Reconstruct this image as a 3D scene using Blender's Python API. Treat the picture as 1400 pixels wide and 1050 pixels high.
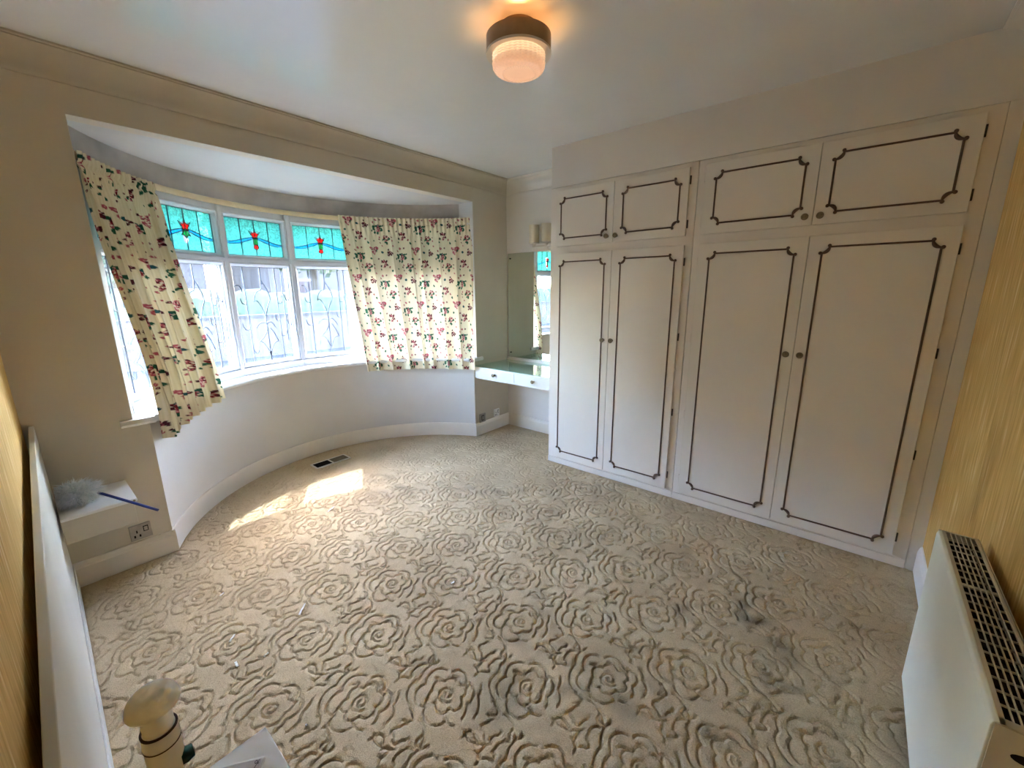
import bpy, math, random
import numpy as np
from mathutils import Matrix, Vector

for o in list(bpy.data.objects): bpy.data.objects.remove(o, do_unlink=True)
SC = bpy.context.scene
COL = SC.collection
random.seed(7); RNG = np.random.default_rng(7)
pi = math.pi

# ------------------------------------------------------------------ camera
cam_d = bpy.data.cameras.new('camera')
cam_d.sensor_fit = 'HORIZONTAL'; cam_d.sensor_width = 36.0
cam_d.lens = 567.54 / 1400 * 36.0
cam_d.clip_start = 0.01; cam_d.clip_end = 200
cam = bpy.data.objects.new('camera', cam_d); COL.objects.link(cam)
def cam_axes(a, p, r):
    fw = Vector((math.sin(a)*math.cos(p), math.cos(a)*math.cos(p), math.sin(p)))
    rt = Vector((math.cos(a), -math.sin(a), 0)); up = rt.cross(fw)
    return rt*math.cos(r)+up*math.sin(r), up*math.cos(r)-rt*math.sin(r), fw
_rt, _up, _fw = cam_axes(math.radians(50)+0.0005, -0.2231, -0.0084)
cam.matrix_world = Matrix(((_rt.x, _up.x, -_fw.x, 0), (_rt.y, _up.y, -_fw.y, 0), (_rt.z, _up.z, -_fw.z, 1.44), (0, 0, 0, 1)))
SC.camera = cam

# ------------------------------------------------------------------ sky, sun, exposure
W = bpy.data.worlds.new('world'); SC.world = W; W.use_nodes = True
nt = W.node_tree; nt.nodes.clear()
wo = nt.nodes.new('ShaderNodeOutputWorld'); bg = nt.nodes.new('ShaderNodeBackground'); sk = nt.nodes.new('ShaderNodeTexSky')
sk.sky_type = 'NISHITA'; sk.sun_disc = False
SUN_EL = math.radians(53); SUN_AZ = math.atan2(0.51, 0.86)       # azimuth clockwise from +Y
sk.sun_elevation = SUN_EL; sk.sun_rotation = SUN_AZ
sk.air_density = 1.0; sk.dust_density = 0.8; sk.ozone_density = 1.0
bg.inputs[1].default_value = 1.15
wb = nt.nodes.new('ShaderNodeMix'); wb.data_type = 'RGBA'; wb.blend_type = 'MULTIPLY'; wb.inputs[0].default_value = 1.0
wb.inputs[7].default_value = (1.12, 0.98, 0.90, 1)            # white balance of the daylight
nt.links.new(sk.outputs[0], wb.inputs[6]); nt.links.new(wb.outputs[2], bg.inputs[0]); nt.links.new(bg.outputs[0], wo.inputs[0])
sun_d = bpy.data.lights.new('sun', 'SUN'); sun_d.energy = 1.1; sun_d.angle = 0.009; sun_d.color = (1, 0.97, 0.93)
sun = bpy.data.objects.new('sun', sun_d); COL.objects.link(sun)
_d = Vector((math.sin(SUN_AZ)*math.cos(SUN_EL), math.cos(SUN_AZ)*math.cos(SUN_EL), math.sin(SUN_EL)))
sun.rotation_euler = _d.to_track_quat('Z', 'Y').to_euler(); sun.location = (3, 8, 8)
SC.view_settings.view_transform = 'Standard'; SC.view_settings.look = 'None'
SC.view_settings.gamma = 1.0; SC.view_settings.use_curve_mapping = False
SC.view_settings.exposure = 3.80
SC.cycles.diffuse_bounces = 8

# ------------------------------------------------------------------ helpers
class MB:
    def __init__(s): s.v = []; s.f = []
    def add(s, vs, fs):
        n = len(s.v); s.v += [tuple(map(float, p)) for p in vs]; s.f += [tuple(i+n for i in q) for q in fs]; return s
    def box(s, x0, x1, y0, y1, z0, z1):
        return s.add([(x0,y0,z0),(x1,y0,z0),(x1,y1,z0),(x0,y1,z0),(x0,y0,z1),(x1,y0,z1),(x1,y1,z1),(x0,y1,z1)],
                     [(3,2,1,0),(4,5,6,7),(0,1,5,4),(1,2,6,5),(2,3,7,6),(3,0,4,7)])
    def loops(s, rings, closed=True, caps=True):
        n = len(rings[0]); m = len(rings); vs = [p for r in rings for p in r]; fs = []
        for i in range(m-1):
            for j in range(n if closed else n-1):
                a = i*n+j; b = i*n+(j+1) % n; fs.append((a, b, b+n, a+n))
        if caps and closed: fs += [tuple(range(n))[::-1], tuple((m-1)*n+k for k in range(n))]
        return s.add(vs, fs)
    def prism(s, poly, fn, a, b):
        """extrude 2D polygon; fn(u, v, t) -> xyz"""
        return s.loops([[fn(u, v, a) for u, v in poly], [fn(u, v, b) for u, v in poly]])
    def lathe(s, prof, c, n=32, axis='z', fn=None):
        rings = []
        for r, h in prof:
            ring = []
            for k in range(n):
                t = 2*pi*k/n; rr = r*(fn(t, h) if fn else 1); p = (rr*math.cos(t), rr*math.sin(t), h)
                if axis == 'x': p = (p[2], p[0], p[1])
                if axis == 'y': p = (p[0], p[2], p[1])
                ring.append((c[0]+p[0], c[1]+p[1], c[2]+p[2]))
            rings.append(ring)
        return s.loops(rings, caps=prof[0] != prof[-1])
    def tube(s, pts, r, n=8):
        pts = [Vector(p) for p in pts]; rings = []; rs = r if isinstance(r, (list, tuple)) else [r]*len(pts); prev = None
        for i, p in enumerate(pts):
            t = (pts[min(i+1, len(pts)-1)]-pts[max(i-1, 0)]).normalized()
            a = prev if prev is not None else (Vector((0, 0, 1)) if abs(t.z) < 0.9 else Vector((1, 0, 0)))
            u = (a-t*a.dot(t)).normalized(); w = t.cross(u); prev = u
            rings.append([tuple(p+(u*math.cos(2*pi*k/n)+w*math.sin(2*pi*k/n))*rs[i]) for k in range(n)])
        return s.loops(rings)
    def ball(s, c, r, n=10, m=6):
        prof = [(r*math.sin(pi*i/m)+1e-5, -r*math.cos(pi*i/m)) for i in range(m+1)]
        return s.lathe(prof, c, n)
    def ribbon(s, pts, w, h, up):
        """flat strip of width w and height h along a polyline, up = normal"""
        up = Vector(up); pts = [Vector(p) for p in pts]; rings = []
        for i, p in enumerate(pts):
            t = (pts[min(i+1, len(pts)-1)]-pts[max(i-1, 0)]).normalized(); q = t.cross(up).normalized()*w/2
            rings.append([tuple(p-q), tuple(p+q), tuple(p+q+up*h), tuple(p-q+up*h)])
        return s.loops(rings)

def mesh_of(name, mb, smooth=False):
    me = bpy.data.meshes.new(name); me.from_pydata(mb.v, [], mb.f); me.validate(); me.update()
    import bmesh
    bm = bmesh.new(); bm.from_mesh(me); bmesh.ops.recalc_face_normals(bm, faces=bm.faces); bm.to_mesh(me); bm.free()
    if smooth:
        me.polygons.foreach_set('use_smooth', [True]*len(me.polygons))
        try: me.set_sharp_from_angle(angle=math.radians(40))
        except Exception: pass
    return me
def obj(name, mb, mat, parent=None, smooth=False, bevel=0, seg=2):
    me = mesh_of(name, mb, smooth) if isinstance(mb, MB) else mb
    if mat and not me.materials: me.materials.append(mat)
    o = bpy.data.objects.new(name, me); COL.objects.link(o)
    if parent: o.parent = parent
    if bevel:
        b = o.modifiers.new('bevel', 'BEVEL'); b.width = bevel; b.segments = seg; b.limit_method = 'ANGLE'; b.angle_limit = math.radians(35)
    return o
def shift(mb, base):
    mb.v = [(a-base[0], b-base[1], c-base[2]) for a, b, c in mb.v]; return mb
class Thing:
    """an Empty at the thing's base; parts are given in world metres"""
    def __init__(s, name, loc, label, cat, group=None):
        s.o = bpy.data.objects.new(name, None); COL.objects.link(s.o); s.o.location = loc; s.b = loc
        s.o.empty_display_size = 0.05; tag(s.o, label, cat, group)
    def part(s, name, mb, mat, parent=None, **k): return obj(name, shift(mb, s.b), mat, parent or s.o, **k)
def tag(o, label, cat, group=None):
    o['label'] = label; o['category'] = cat
    if group: o['group'] = group
    return o
def single(name, mb, mat, base, label, cat, group=None, **k):
    o = obj(name, shift(mb, base), mat, None, **k); o.location = base; return tag(o, label, cat, group)
def struct(name, mb, mat, parent=None, label=None, **k):
    o = obj(name, mb, mat, parent, **k)
    if parent is None: o['kind'] = 'structure'
    if label: o['label'] = label
    return o

# ------------------------------------------------------------------ materials
def nmat(name):
    m = bpy.data.materials.new(name); m.use_nodes = True; n = m.node_tree; n.nodes.clear()
    out = n.nodes.new('ShaderNodeOutputMaterial'); return m, n, out
def mat(name, col, rough=0.5, spec=0.4, var=0.0, vscale=6, bump=0.0, bscale=200, metal=0.0, col2=None, coord='Object', detail=4, bdist=0.002):
    m, n, out = nmat(name); b = n.nodes.new('ShaderNodeBsdfPrincipled')
    b.inputs['Roughness'].default_value = rough; b.inputs['Metallic'].default_value = metal
    b.inputs['Specular IOR Level'].default_value = spec; b.inputs['Base Color'].default_value = (*col, 1)
    tc = n.nodes.new('ShaderNodeTexCoord')
    if var or col2:
        t = n.nodes.new('ShaderNodeTexNoise'); t.inputs['Scale'].default_value = vscale; t.inputs['Detail'].default_value = detail
        n.links.new(tc.outputs[coord], t.inputs['Vector'])
        r = n.nodes.new('ShaderNodeValToRGB'); r.color_ramp.elements[0].position = 0.3; r.color_ramp.elements[1].position = 0.7
        c2 = col2 or tuple(c*(1-var) for c in col)
        r.color_ramp.elements[0].color = (*c2, 1); r.color_ramp.elements[1].color = (*col, 1)
        n.links.new(t.outputs['Fac'], r.inputs[0]); n.links.new(r.outputs[0], b.inputs['Base Color'])
    if bump:
        t = n.nodes.new('ShaderNodeTexNoise'); t.inputs['Scale'].default_value = bscale; t.inputs['Detail'].default_value = 3
        n.links.new(tc.outputs[coord], t.inputs['Vector'])
        bp = n.nodes.new('ShaderNodeBump'); bp.inputs['Strength'].default_value = bump; bp.inputs['Distance'].default_value = bdist
        n.links.new(t.outputs['Fac'], bp.inputs['Height']); n.links.new(bp.outputs[0], b.inputs['Normal'])
    n.links.new(b.outputs[0], out.inputs[0]); return m

M = {}
M['wall'] = mat('shaded cream wall paint', (0.60, 0.545, 0.44), 0.6, 0.3, var=0.06, vscale=2.5, bump=0.15, bscale=120)  # backlit window wall's shade is put into this darker cream
M['bay'] = mat('white bay paint', (0.68, 0.665, 0.63), 0.55, 0.3, var=0.06, vscale=3, bump=0.15, bscale=90)
M['lintel'] = mat('worn lintel paint', (0.60, 0.56, 0.52), 0.6, 0.3, col2=(0.36, 0.33, 0.30), vscale=4.0, bump=0.2, bscale=40)
M['ceiling'] = mat('ceiling gloss paint', (0.77, 0.775, 0.76), 0.22, 0.75, var=0.05, vscale=2, bump=0.25, bscale=9, bdist=0.004)
M['trim'] = mat('cream gloss trim', (0.78, 0.73, 0.64), 0.4, 0.4, var=0.05, vscale=5)
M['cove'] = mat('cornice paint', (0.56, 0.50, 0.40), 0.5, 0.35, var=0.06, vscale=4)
M['door'] = mat('wardrobe door paint', (0.82, 0.765, 0.685), 0.5, 0.35, var=0.03, vscale=4, bump=0.1, bscale=150)
M['frame'] = mat('wardrobe frame paint', (0.82, 0.755, 0.68), 0.5, 0.35, var=0.04, vscale=4)
M['bulk'] = mat('bulkhead paint', (0.80, 0.755, 0.69), 0.55, 0.3, var=0.05, vscale=3)
M['mould'] = mat('bronze brown moulding', (0.135, 0.072, 0.042), 0.35, 0.5, var=0.3, vscale=30)
M['brass'] = mat('aged brass', (0.34, 0.27, 0.17), 0.35, 0.5, metal=0.85, var=0.4, vscale=60)
M['iron'] = mat('dark hinge iron', (0.05, 0.04, 0.035), 0.5, 0.4)
M['white'] = mat('white gloss paint', (0.82, 0.82, 0.80), 0.35, 0.45, var=0.03, vscale=6)
M['winframe'] = mat('white window frame', (0.64, 0.67, 0.71), 0.3, 0.5, var=0.05, vscale=9)
M['lead'] = mat('lead came', (0.10, 0.11, 0.13), 0.45, 0.5, metal=0.3)
M['rail'] = mat('cream plastic rail', (0.72, 0.60, 0.36), 0.4, 0.4, var=0.1, vscale=12)
M['rad'] = mat('radiator enamel', (0.85, 0.88, 0.78), 0.35, 0.45, bump=0.12, bscale=160, var=0.03, vscale=5)
M['radside'] = mat('radiator side enamel', (0.62, 0.58, 0.50), 0.4, 0.4, var=0.05, vscale=8)
M['fin'] = mat('dark interior shade', (0.03, 0.02, 0.02), 0.7, 0.2)  # near black colour stands in for the shade inside the radiator
M['black'] = mat('dark void', (0.012, 0.01, 0.01), 0.8, 0.1)
M['steel'] = mat('brushed socket steel', (0.36, 0.34, 0.31), 0.38, 0.5, metal=0.7, var=0.15, vscale=40)
M['plastic'] = mat('white plastic', (0.86, 0.86, 0.84), 0.5, 0.45)
M['bulb'] = mat('opal bulb plastic', (0.93, 0.95, 0.97), 0.6, 0.15)
M['rubber'] = mat('dark rubber ring', (0.06, 0.035, 0.03), 0.5, 0.4)
M['green'] = mat('dark green glaze', (0.01, 0.09, 0.08), 0.2, 0.6, var=0.3, vscale=30)
M['bronze'] = mat('bronze lamp band', (0.30, 0.20, 0.12), 0.38, 0.5, metal=0.6, var=0.2, vscale=18)
M['chrome'] = mat('satin chrome', (0.66, 0.60, 0.52), 0.35, 0.5, metal=0.5)
M['blue'] = mat('blue plastic stick', (0.012, 0.03, 0.22), 0.3, 0.5, var=0.2, vscale=40)
M['fluff'] = mat('grey blue duster fluff', (0.86, 0.89, 0.90), 0.9, 0.1, col2=(0.60, 0.66, 0.70), vscale=40)
M['shade'] = mat('cream fabric shade', (0.80, 0.70, 0.52), 0.8, 0.2, var=0.06, vscale=20, bump=0.2, bscale=300)
M['headboard'] = mat('headboard cream paint', (0.60, 0.585, 0.52), 0.45, 0.4, var=0.08, vscale=4)
M['board_top'] = mat('headboard edge paint', (0.66, 0.58, 0.43), 0.5, 0.35, var=0.08, vscale=6)
M['paper'] = mat('white paper', (0.85, 0.84, 0.80), 0.7, 0.2)
M['twig'] = mat('dark twig', (0.10, 0.07, 0.045), 0.8, 0.1)
M['paving'] = mat('dark tarmac', (0.028, 0.028, 0.03), 0.9, 0.1, var=0.2, vscale=1.5)
M['render'] = mat('dark weathered brick', (0.050, 0.044, 0.044), 0.9, 0.1, var=0.1, vscale=2)
M['hedge'] = mat('hedge leaves', (0.032, 0.046, 0.028), 0.8, 0.1, col2=(0.018, 0.026, 0.014), vscale=8)
M['rooftile'] = mat('brown roof tile', (0.06, 0.05, 0.048), 0.8, 0.1, var=0.3, vscale=6)
M['bark'] = mat('dark bark', (0.035, 0.03, 0.026), 0.9, 0.1, var=0.3, vscale=10)
M['cardtop'] = mat('lilac grey print', (0.66, 0.63, 0.64), 0.3, 0.5, col2=(0.52, 0.48, 0.50), vscale=25)

def wallpaper():
    m, n, out = nmat('yellow striped wallpaper'); L = n.links.new
    b = n.nodes.new('ShaderNodeBsdfPrincipled'); b.inputs['Roughness'].default_value = 0.7; b.inputs['Specular IOR Level'].default_value = 0.2
    tc = n.nodes.new('ShaderNodeTexCoord'); sp = n.nodes.new('ShaderNodeSeparateXYZ'); L(tc.outputs['Object'], sp.inputs[0])
    add = n.nodes.new('ShaderNodeMath'); add.operation = 'ADD'; L(sp.outputs[0], add.inputs[0]); L(sp.outputs[1], add.inputs[1])
    cb = n.nodes.new('ShaderNodeCombineXYZ'); L(add.outputs[0], cb.inputs[0])
    zs = n.nodes.new('ShaderNodeMath'); zs.operation = 'MULTIPLY'; zs.inputs[1].default_value = 0.06; L(sp.outputs[2], zs.inputs[0]); L(zs.outputs[0], cb.inputs[1])
    w = n.nodes.new('ShaderNodeTexNoise'); w.inputs['Scale'].default_value = 75; w.inputs['Detail'].default_value = 1.5; L(cb.outputs[0], w.inputs['Vector'])
    r = n.nodes.new('ShaderNodeValToRGB'); e = r.color_ramp.elements
    e[0].position = 0.36; e[0].color = (0.64, 0.40, 0.12, 1); e[1].position = 0.62; e[1].color = (0.80, 0.55, 0.21, 1)
    x = r.color_ramp.elements.new(0.70); x.color = (0.88, 0.70, 0.38, 1)
    L(w.outputs['Fac'], r.inputs[0]); L(r.outputs[0], b.inputs['Base Color'])
    bp = n.nodes.new('ShaderNodeBump'); bp.inputs['Strength'].default_value = 0.5; bp.inputs['Distance'].default_value = 0.002
    L(w.outputs['Fac'], bp.inputs['Height']); L(bp.outputs[0], b.inputs['Normal']); L(b.outputs[0], out.inputs[0]); return m
M['wallpaper'] = wallpaper()

def carpet():
    m, n, out = nmat('carved beige carpet'); L = n.links.new
    b = n.nodes.new('ShaderNodeBsdfPrincipled'); b.inputs['Roughness'].default_value = 0.95; b.inputs['Specular IOR Level'].default_value = 0.1
    tc = n.nodes.new('ShaderNodeTexCoord')
    t1 = n.nodes.new('ShaderNodeTexNoise'); t1.inputs['Scale'].default_value = 2.2; t1.inputs['Detail'].default_value = 5; L(tc.outputs['Object'], t1.inputs['Vector'])
    r1 = n.nodes.new('ShaderNodeValToRGB'); r1.color_ramp.elements[0].position = 0.35; r1.color_ramp.elements[1].position = 0.65
    r1.color_ramp.elements[0].color = (0.52, 0.405, 0.255, 1); r1.color_ramp.elements[1].color = (0.64, 0.51, 0.325, 1)
    L(t1.outputs['Fac'], r1.inputs[0])
    t2 = n.nodes.new('ShaderNodeTexNoise'); t2.inputs['Scale'].default_value = 260; t2.inputs['Detail'].default_value = 3; L(tc.outputs['Object'], t2.inputs['Vector'])
    mx = n.nodes.new('ShaderNodeMix'); mx.data_type = 'RGBA'; mx.blend_type = 'MULTIPLY'; mx.inputs[0].default_value = 1
    r2 = n.nodes.new('ShaderNodeValToRGB'); r2.color_ramp.elements[0].position = 0.3; r2.color_ramp.elements[1].position = 0.7
    r2.color_ramp.elements[0].color = (0.72, 0.72, 0.72, 1); r2.color_ramp.elements[1].color = (1, 1, 1, 1)
    L(t2.outputs['Fac'], r2.inputs[0]); L(r1.outputs[0], mx.inputs[6]); L(r2.outputs[0], mx.inputs[7])
    at = n.nodes.new('ShaderNodeAttribute'); at.attribute_name = 'stain'
    m2 = n.nodes.new('ShaderNodeMix'); m2.data_type = 'RGBA'; L(at.outputs['Fac'], m2.inputs[0]); L(mx.outputs[2], m2.inputs[6])
    m2.inputs[7].default_value = (0.10, 0.095, 0.075, 1)
    L(m2.outputs[2], b.inputs['Base Color'])
    bp = n.nodes.new('ShaderNodeBump'); bp.inputs['Strength'].default_value = 0.6; bp.inputs['Distance'].default_value = 0.004
    L(t2.outputs['Fac'], bp.inputs['Height']); L(bp.outputs[0], b.inputs['Normal']); L(b.outputs[0], out.inputs[0]); return m
M['carpet'] = carpet()

def glass(name, col=(0.93, 0.97, 1.0), rough=0.03):
    m, n, out = nmat(name); L = n.links.new
    t = n.nodes.new('ShaderNodeBsdfTransparent'); t.inputs[0].default_value = (*col, 1)
    g = n.nodes.new('ShaderNodeBsdfGlossy'); g.inputs['Roughness'].default_value = rough; g.inputs[0].default_value = (1, 1, 1, 1)
    fa = n.nodes.new('ShaderNodeLayerWeight'); fa.inputs[0].default_value = 0.5
    pw = n.nodes.new('ShaderNodeMath'); pw.operation = 'POWER'; pw.inputs[1].default_value = 4.0; L(fa.outputs['Facing'], pw.inputs[0])
    lw = n.nodes.new('ShaderNodeMapRange'); lw.inputs[3].default_value = 0.04; lw.inputs[4].default_value = 0.9; L(pw.outputs[0], lw.inputs[0])
    x = n.nodes.new('ShaderNodeMixShader'); L(lw.outputs[0], x.inputs[0]); L(t.outputs[0], x.inputs[1]); L(g.outputs[0], x.inputs[2]); L(x.outputs[0], out.inputs[0]); return m
def stained(name, col, clear=0.35, hammer=0.9):
    m, n, out = nmat(name); L = n.links.new
    tr = n.nodes.new('ShaderNodeBsdfTransparent'); tr.inputs[0].default_value = (*col, 1)
    tl = n.nodes.new('ShaderNodeBsdfTranslucent'); tl.inputs[0].default_value = (*col, 1)
    g = n.nodes.new('ShaderNodeBsdfGlossy'); g.inputs['Roughness'].default_value = 0.15
    tc = n.nodes.new('ShaderNodeTexCoord'); ns = n.nodes.new('ShaderNodeTexNoise'); ns.inputs['Scale'].default_value = 80; ns.inputs['Detail'].default_value = 1.5
    L(tc.outputs['Object'], ns.inputs['Vector'])
    rp = n.nodes.new('ShaderNodeValToRGB'); rp.color_ramp.elements[0].position = 0.38; rp.color_ramp.elements[1].position = 0.62
    rp.color_ramp.elements[0].color = (clear*0.1,)*3+(1,); rp.color_ramp.elements[1].color = (min(1, clear*1.7),)*3+(1,)
    L(ns.outputs['Fac'], rp.inputs[0])
    bp = n.nodes.new('ShaderNodeBump'); bp.inputs['Strength'].default_value = hammer; bp.inputs['Distance'].default_value = 0.004
    L(ns.outputs['Fac'], bp.inputs['Height']); L(bp.outputs[0], g.inputs['Normal'])
    x = n.nodes.new('ShaderNodeMixShader'); L(rp.outputs[0], x.inputs[0]); L(tl.outputs[0], x.inputs[1]); L(tr.outputs[0], x.inputs[2])
    y = n.nodes.new('ShaderNodeMixShader'); y.inputs[0].default_value = 0.06; L(x.outputs[0], y.inputs[1]); L(g.outputs[0], y.inputs[2])
    L(y.outputs[0], out.inputs[0]); return m
M['glass'] = glass('clear window glass')
M['tableglass'] = glass('green edged table glass', (0.80, 0.92, 0.86), 0.02)
M['aqua'] = stained('aqua hammered glass', (0.125, 0.32, 0.29))
M['ribbon'] = stained('deep turquoise glass', (0.03, 0.25, 0.36), 0.3)
M['redglass'] = stained('red glass', (0.55, 0.05, 0.045), 0.3)
M['pinkglass'] = stained('pink glass', (0.65, 0.20, 0.18), 0.3)
M['greenglass'] = stained('green glass', (0.03, 0.32, 0.13), 0.3)

def mirror_mat():
    m, n, out = nmat('silvered mirror'); g = n.nodes.new('ShaderNodeBsdfGlossy'); g.inputs[0].default_value = (0.80, 0.86, 0.82, 1); g.inputs['Roughness'].default_value = 0.01
    tc = n.nodes.new('ShaderNodeTexCoord'); ns = n.nodes.new('ShaderNodeTexNoise'); ns.inputs['Scale'].default_value = 3; n.links.new(tc.outputs['Object'], ns.inputs['Vector'])
    r = n.nodes.new('ShaderNodeValToRGB'); r.color_ramp.elements[0].color = (0.76, 0.82, 0.78, 1); r.color_ramp.elements[1].color = (0.82, 0.87, 0.83, 1)
    n.links.new(ns.outputs['Fac'], r.inputs[0]); n.links.new(r.outputs[0], g.inputs[0])
    n.links.new(g.outputs[0], out.inputs[0]); return m
M['mirror'] = mirror_mat()

def net_mat():
    m, n, out = nmat('sheer white net'); L = n.links.new
    tr = n.nodes.new('ShaderNodeBsdfTransparent')
    tl = n.nodes.new('ShaderNodeBsdfTranslucent'); tl.inputs[0].default_value = (0.66, 0.80, 0.95, 1)
    df = n.nodes.new('ShaderNodeBsdfDiffuse'); df.inputs[0].default_value = (0.66, 0.80, 0.95, 1)
    a = n.nodes.new('ShaderNodeMixShader'); a.inputs[0].default_value = 0.4; L(tl.outputs[0], a.inputs[1]); L(df.outputs[0], a.inputs[2])
    tc = n.nodes.new('ShaderNodeTexCoord'); mp = n.nodes.new('ShaderNodeMapping'); mp.inputs['Scale'].default_value = (1, 1, 0.03); L(tc.outputs['Object'], mp.inputs[0])
    ns = n.nodes.new('ShaderNodeTexNoise'); ns.inputs['Scale'].default_value = 55; ns.inputs['Detail'].default_value = 3; L(mp.outputs[0], ns.inputs['Vector'])
    r = n.nodes.new('ShaderNodeValToRGB'); r.color_ramp.elements[0].position = 0.38; r.color_ramp.elements[1].position = 0.68
    r.color_ramp.elements[0].color = (0.0,)*3+(1,); r.color_ramp.elements[1].color = (0.07,)*3+(1,); L(ns.outputs['Fac'], r.inputs[0])
    x = n.nodes.new('ShaderNodeMixShader'); L(r.outputs[0], x.inputs[0]); L(tr.outputs[0], x.inputs[1]); L(a.outputs[0], x.inputs[2]); L(x.outputs[0], out.inputs[0]); return m
M['net'] = net_mat()

def cloth_mat():
    m, n, out = nmat('floral curtain cotton'); L = n.links.new
    at = n.nodes.new('ShaderNodeAttribute'); at.attribute_name = 'print'
    uv = n.nodes.new('ShaderNodeTexCoord'); wv = n.nodes.new('ShaderNodeTexWave'); wv.wave_type = 'BANDS'; wv.bands_direction = 'X'
    wv.inputs['Scale'].default_value = 26; wv.inputs['Distortion'].default_value = 0.4; L(uv.outputs['UV'], wv.inputs['Vector'])
    r = n.nodes.new('ShaderNodeValToRGB'); r.color_ramp.elements[0].color = (0.93, 0.92, 0.86, 1); r.color_ramp.elements[1].color = (1, 1, 1, 1); L(wv.outputs['Fac'], r.inputs[0])
    mx = n.nodes.new('ShaderNodeMix'); mx.data_type = 'RGBA'; mx.blend_type = 'MULTIPLY'; mx.inputs[0].default_value = 1
    L(at.outputs['Color'], mx.inputs[6]); L(r.outputs[0], mx.inputs[7])
    d = n.nodes.new('ShaderNodeBsdfDiffuse'); t = n.nodes.new('ShaderNodeBsdfTranslucent'); L(mx.outputs[2], d.inputs[0]); L(mx.outputs[2], t.inputs[0])
    x = n.nodes.new('ShaderNodeMixShader'); x.inputs[0].default_value = 0.05; L(d.outputs[0], x.inputs[1]); L(t.outputs[0], x.inputs[2]); L(x.outputs[0], out.inputs[0]); return m
M['cloth'] = cloth_mat()

def lampglass():
    m, n, out = nmat('lit pressed lamp glass'); L = n.links.new
    b = n.nodes.new('ShaderNodeBsdfPrincipled'); b.inputs['Base Color'].default_value = (0.80, 0.60, 0.46, 1); b.inputs['Roughness'].default_value = 0.15
    tc = n.nodes.new('ShaderNodeTexCoord'); sp = n.nodes.new('ShaderNodeSeparateXYZ'); L(tc.outputs['Object'], sp.inputs[0])
    def math_(op, a, bb=None, v=None):
        q = n.nodes.new('ShaderNodeMath'); q.operation = op; L(a, q.inputs[0])
        if bb is not None: L(bb, q.inputs[1])
        if v is not None: q.inputs[1].default_value = v
        return q.outputs[0]
    th = math_('ARCTAN2', sp.outputs[1], sp.outputs[0]); c1 = math_('SINE', math_('MULTIPLY', th, v=32.0)); z1 = math_('SINE', math_('MULTIPLY', sp.outputs[2], v=740.0))
    pr = math_('MULTIPLY', c1, z1); pat = n.nodes.new('ShaderNodeMapRange'); pat.inputs[1].default_value = -1; pat.inputs[2].default_value = 1; pat.inputs[3].default_value = 0.45; pat.inputs[4].default_value = 1.35; L(pr, pat.inputs[0])
    r = n.nodes.new('ShaderNodeMapRange'); r.inputs[1].default_value = -0.15; r.inputs[2].default_value = -0.10; L(sp.outputs[2], r.inputs[0])
    c = n.nodes.new('ShaderNodeValToRGB'); c.color_ramp.elements[0].color = (0.80, 0.40, 0.22, 1); c.color_ramp.elements[1].color = (1.0, 0.72, 0.42, 1); L(r.outputs[0], c.inputs[0])
    L(c.outputs[0], b.inputs['Emission Color']); st = math_('MULTIPLY', pat.outputs[0], v=0.062); L(st, b.inputs['Emission Strength'])
    L(b.outputs[0], out.inputs[0]); return m
M['lampglass'] = lampglass()

# ================================================================== THE SHELL
CX, CY = 1.60, 2.32                      # centre of the curved bay
YW = 2.839; XF = 2.775; XA = 3.331; YB = -0.394; ZC = 2.455; ZO = 2.22
R_LOW, R_WIN, R_OUT = 1.33, 1.47, 1.66
SILL = 0.80
def pol(R, a, z=0.0): return (CX+R*math.sin(a), CY+R*math.cos(a), z)
def a_at(R, y=YW+0.006): return math.acos(max(-1, min(1, (y-CY)/R)))

def ring_solid(mb, R0, R1, z0, z1, n=48, y=YW+0.012):
    A0, A1 = a_at(R0, y), a_at(R1, y); rings = []
    for i in range(n+1):
        t = -1+2*i/n; rings.append([pol(R0, A0*t, z0), pol(R1, A1*t, z0), pol(R1, A1*t, z1), pol(R0, A0*t, z1)])
    return mb.loops(rings)
def ring_prof(mb, prof, R, a0, a1, n=48):
    """profile (inward offset, z) swept along the bay arc"""
    return mb.loops([[pol(R-u, a0+(a1-a0)*i/n, z) for u, z in prof] for i in range(n+1)])

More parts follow.
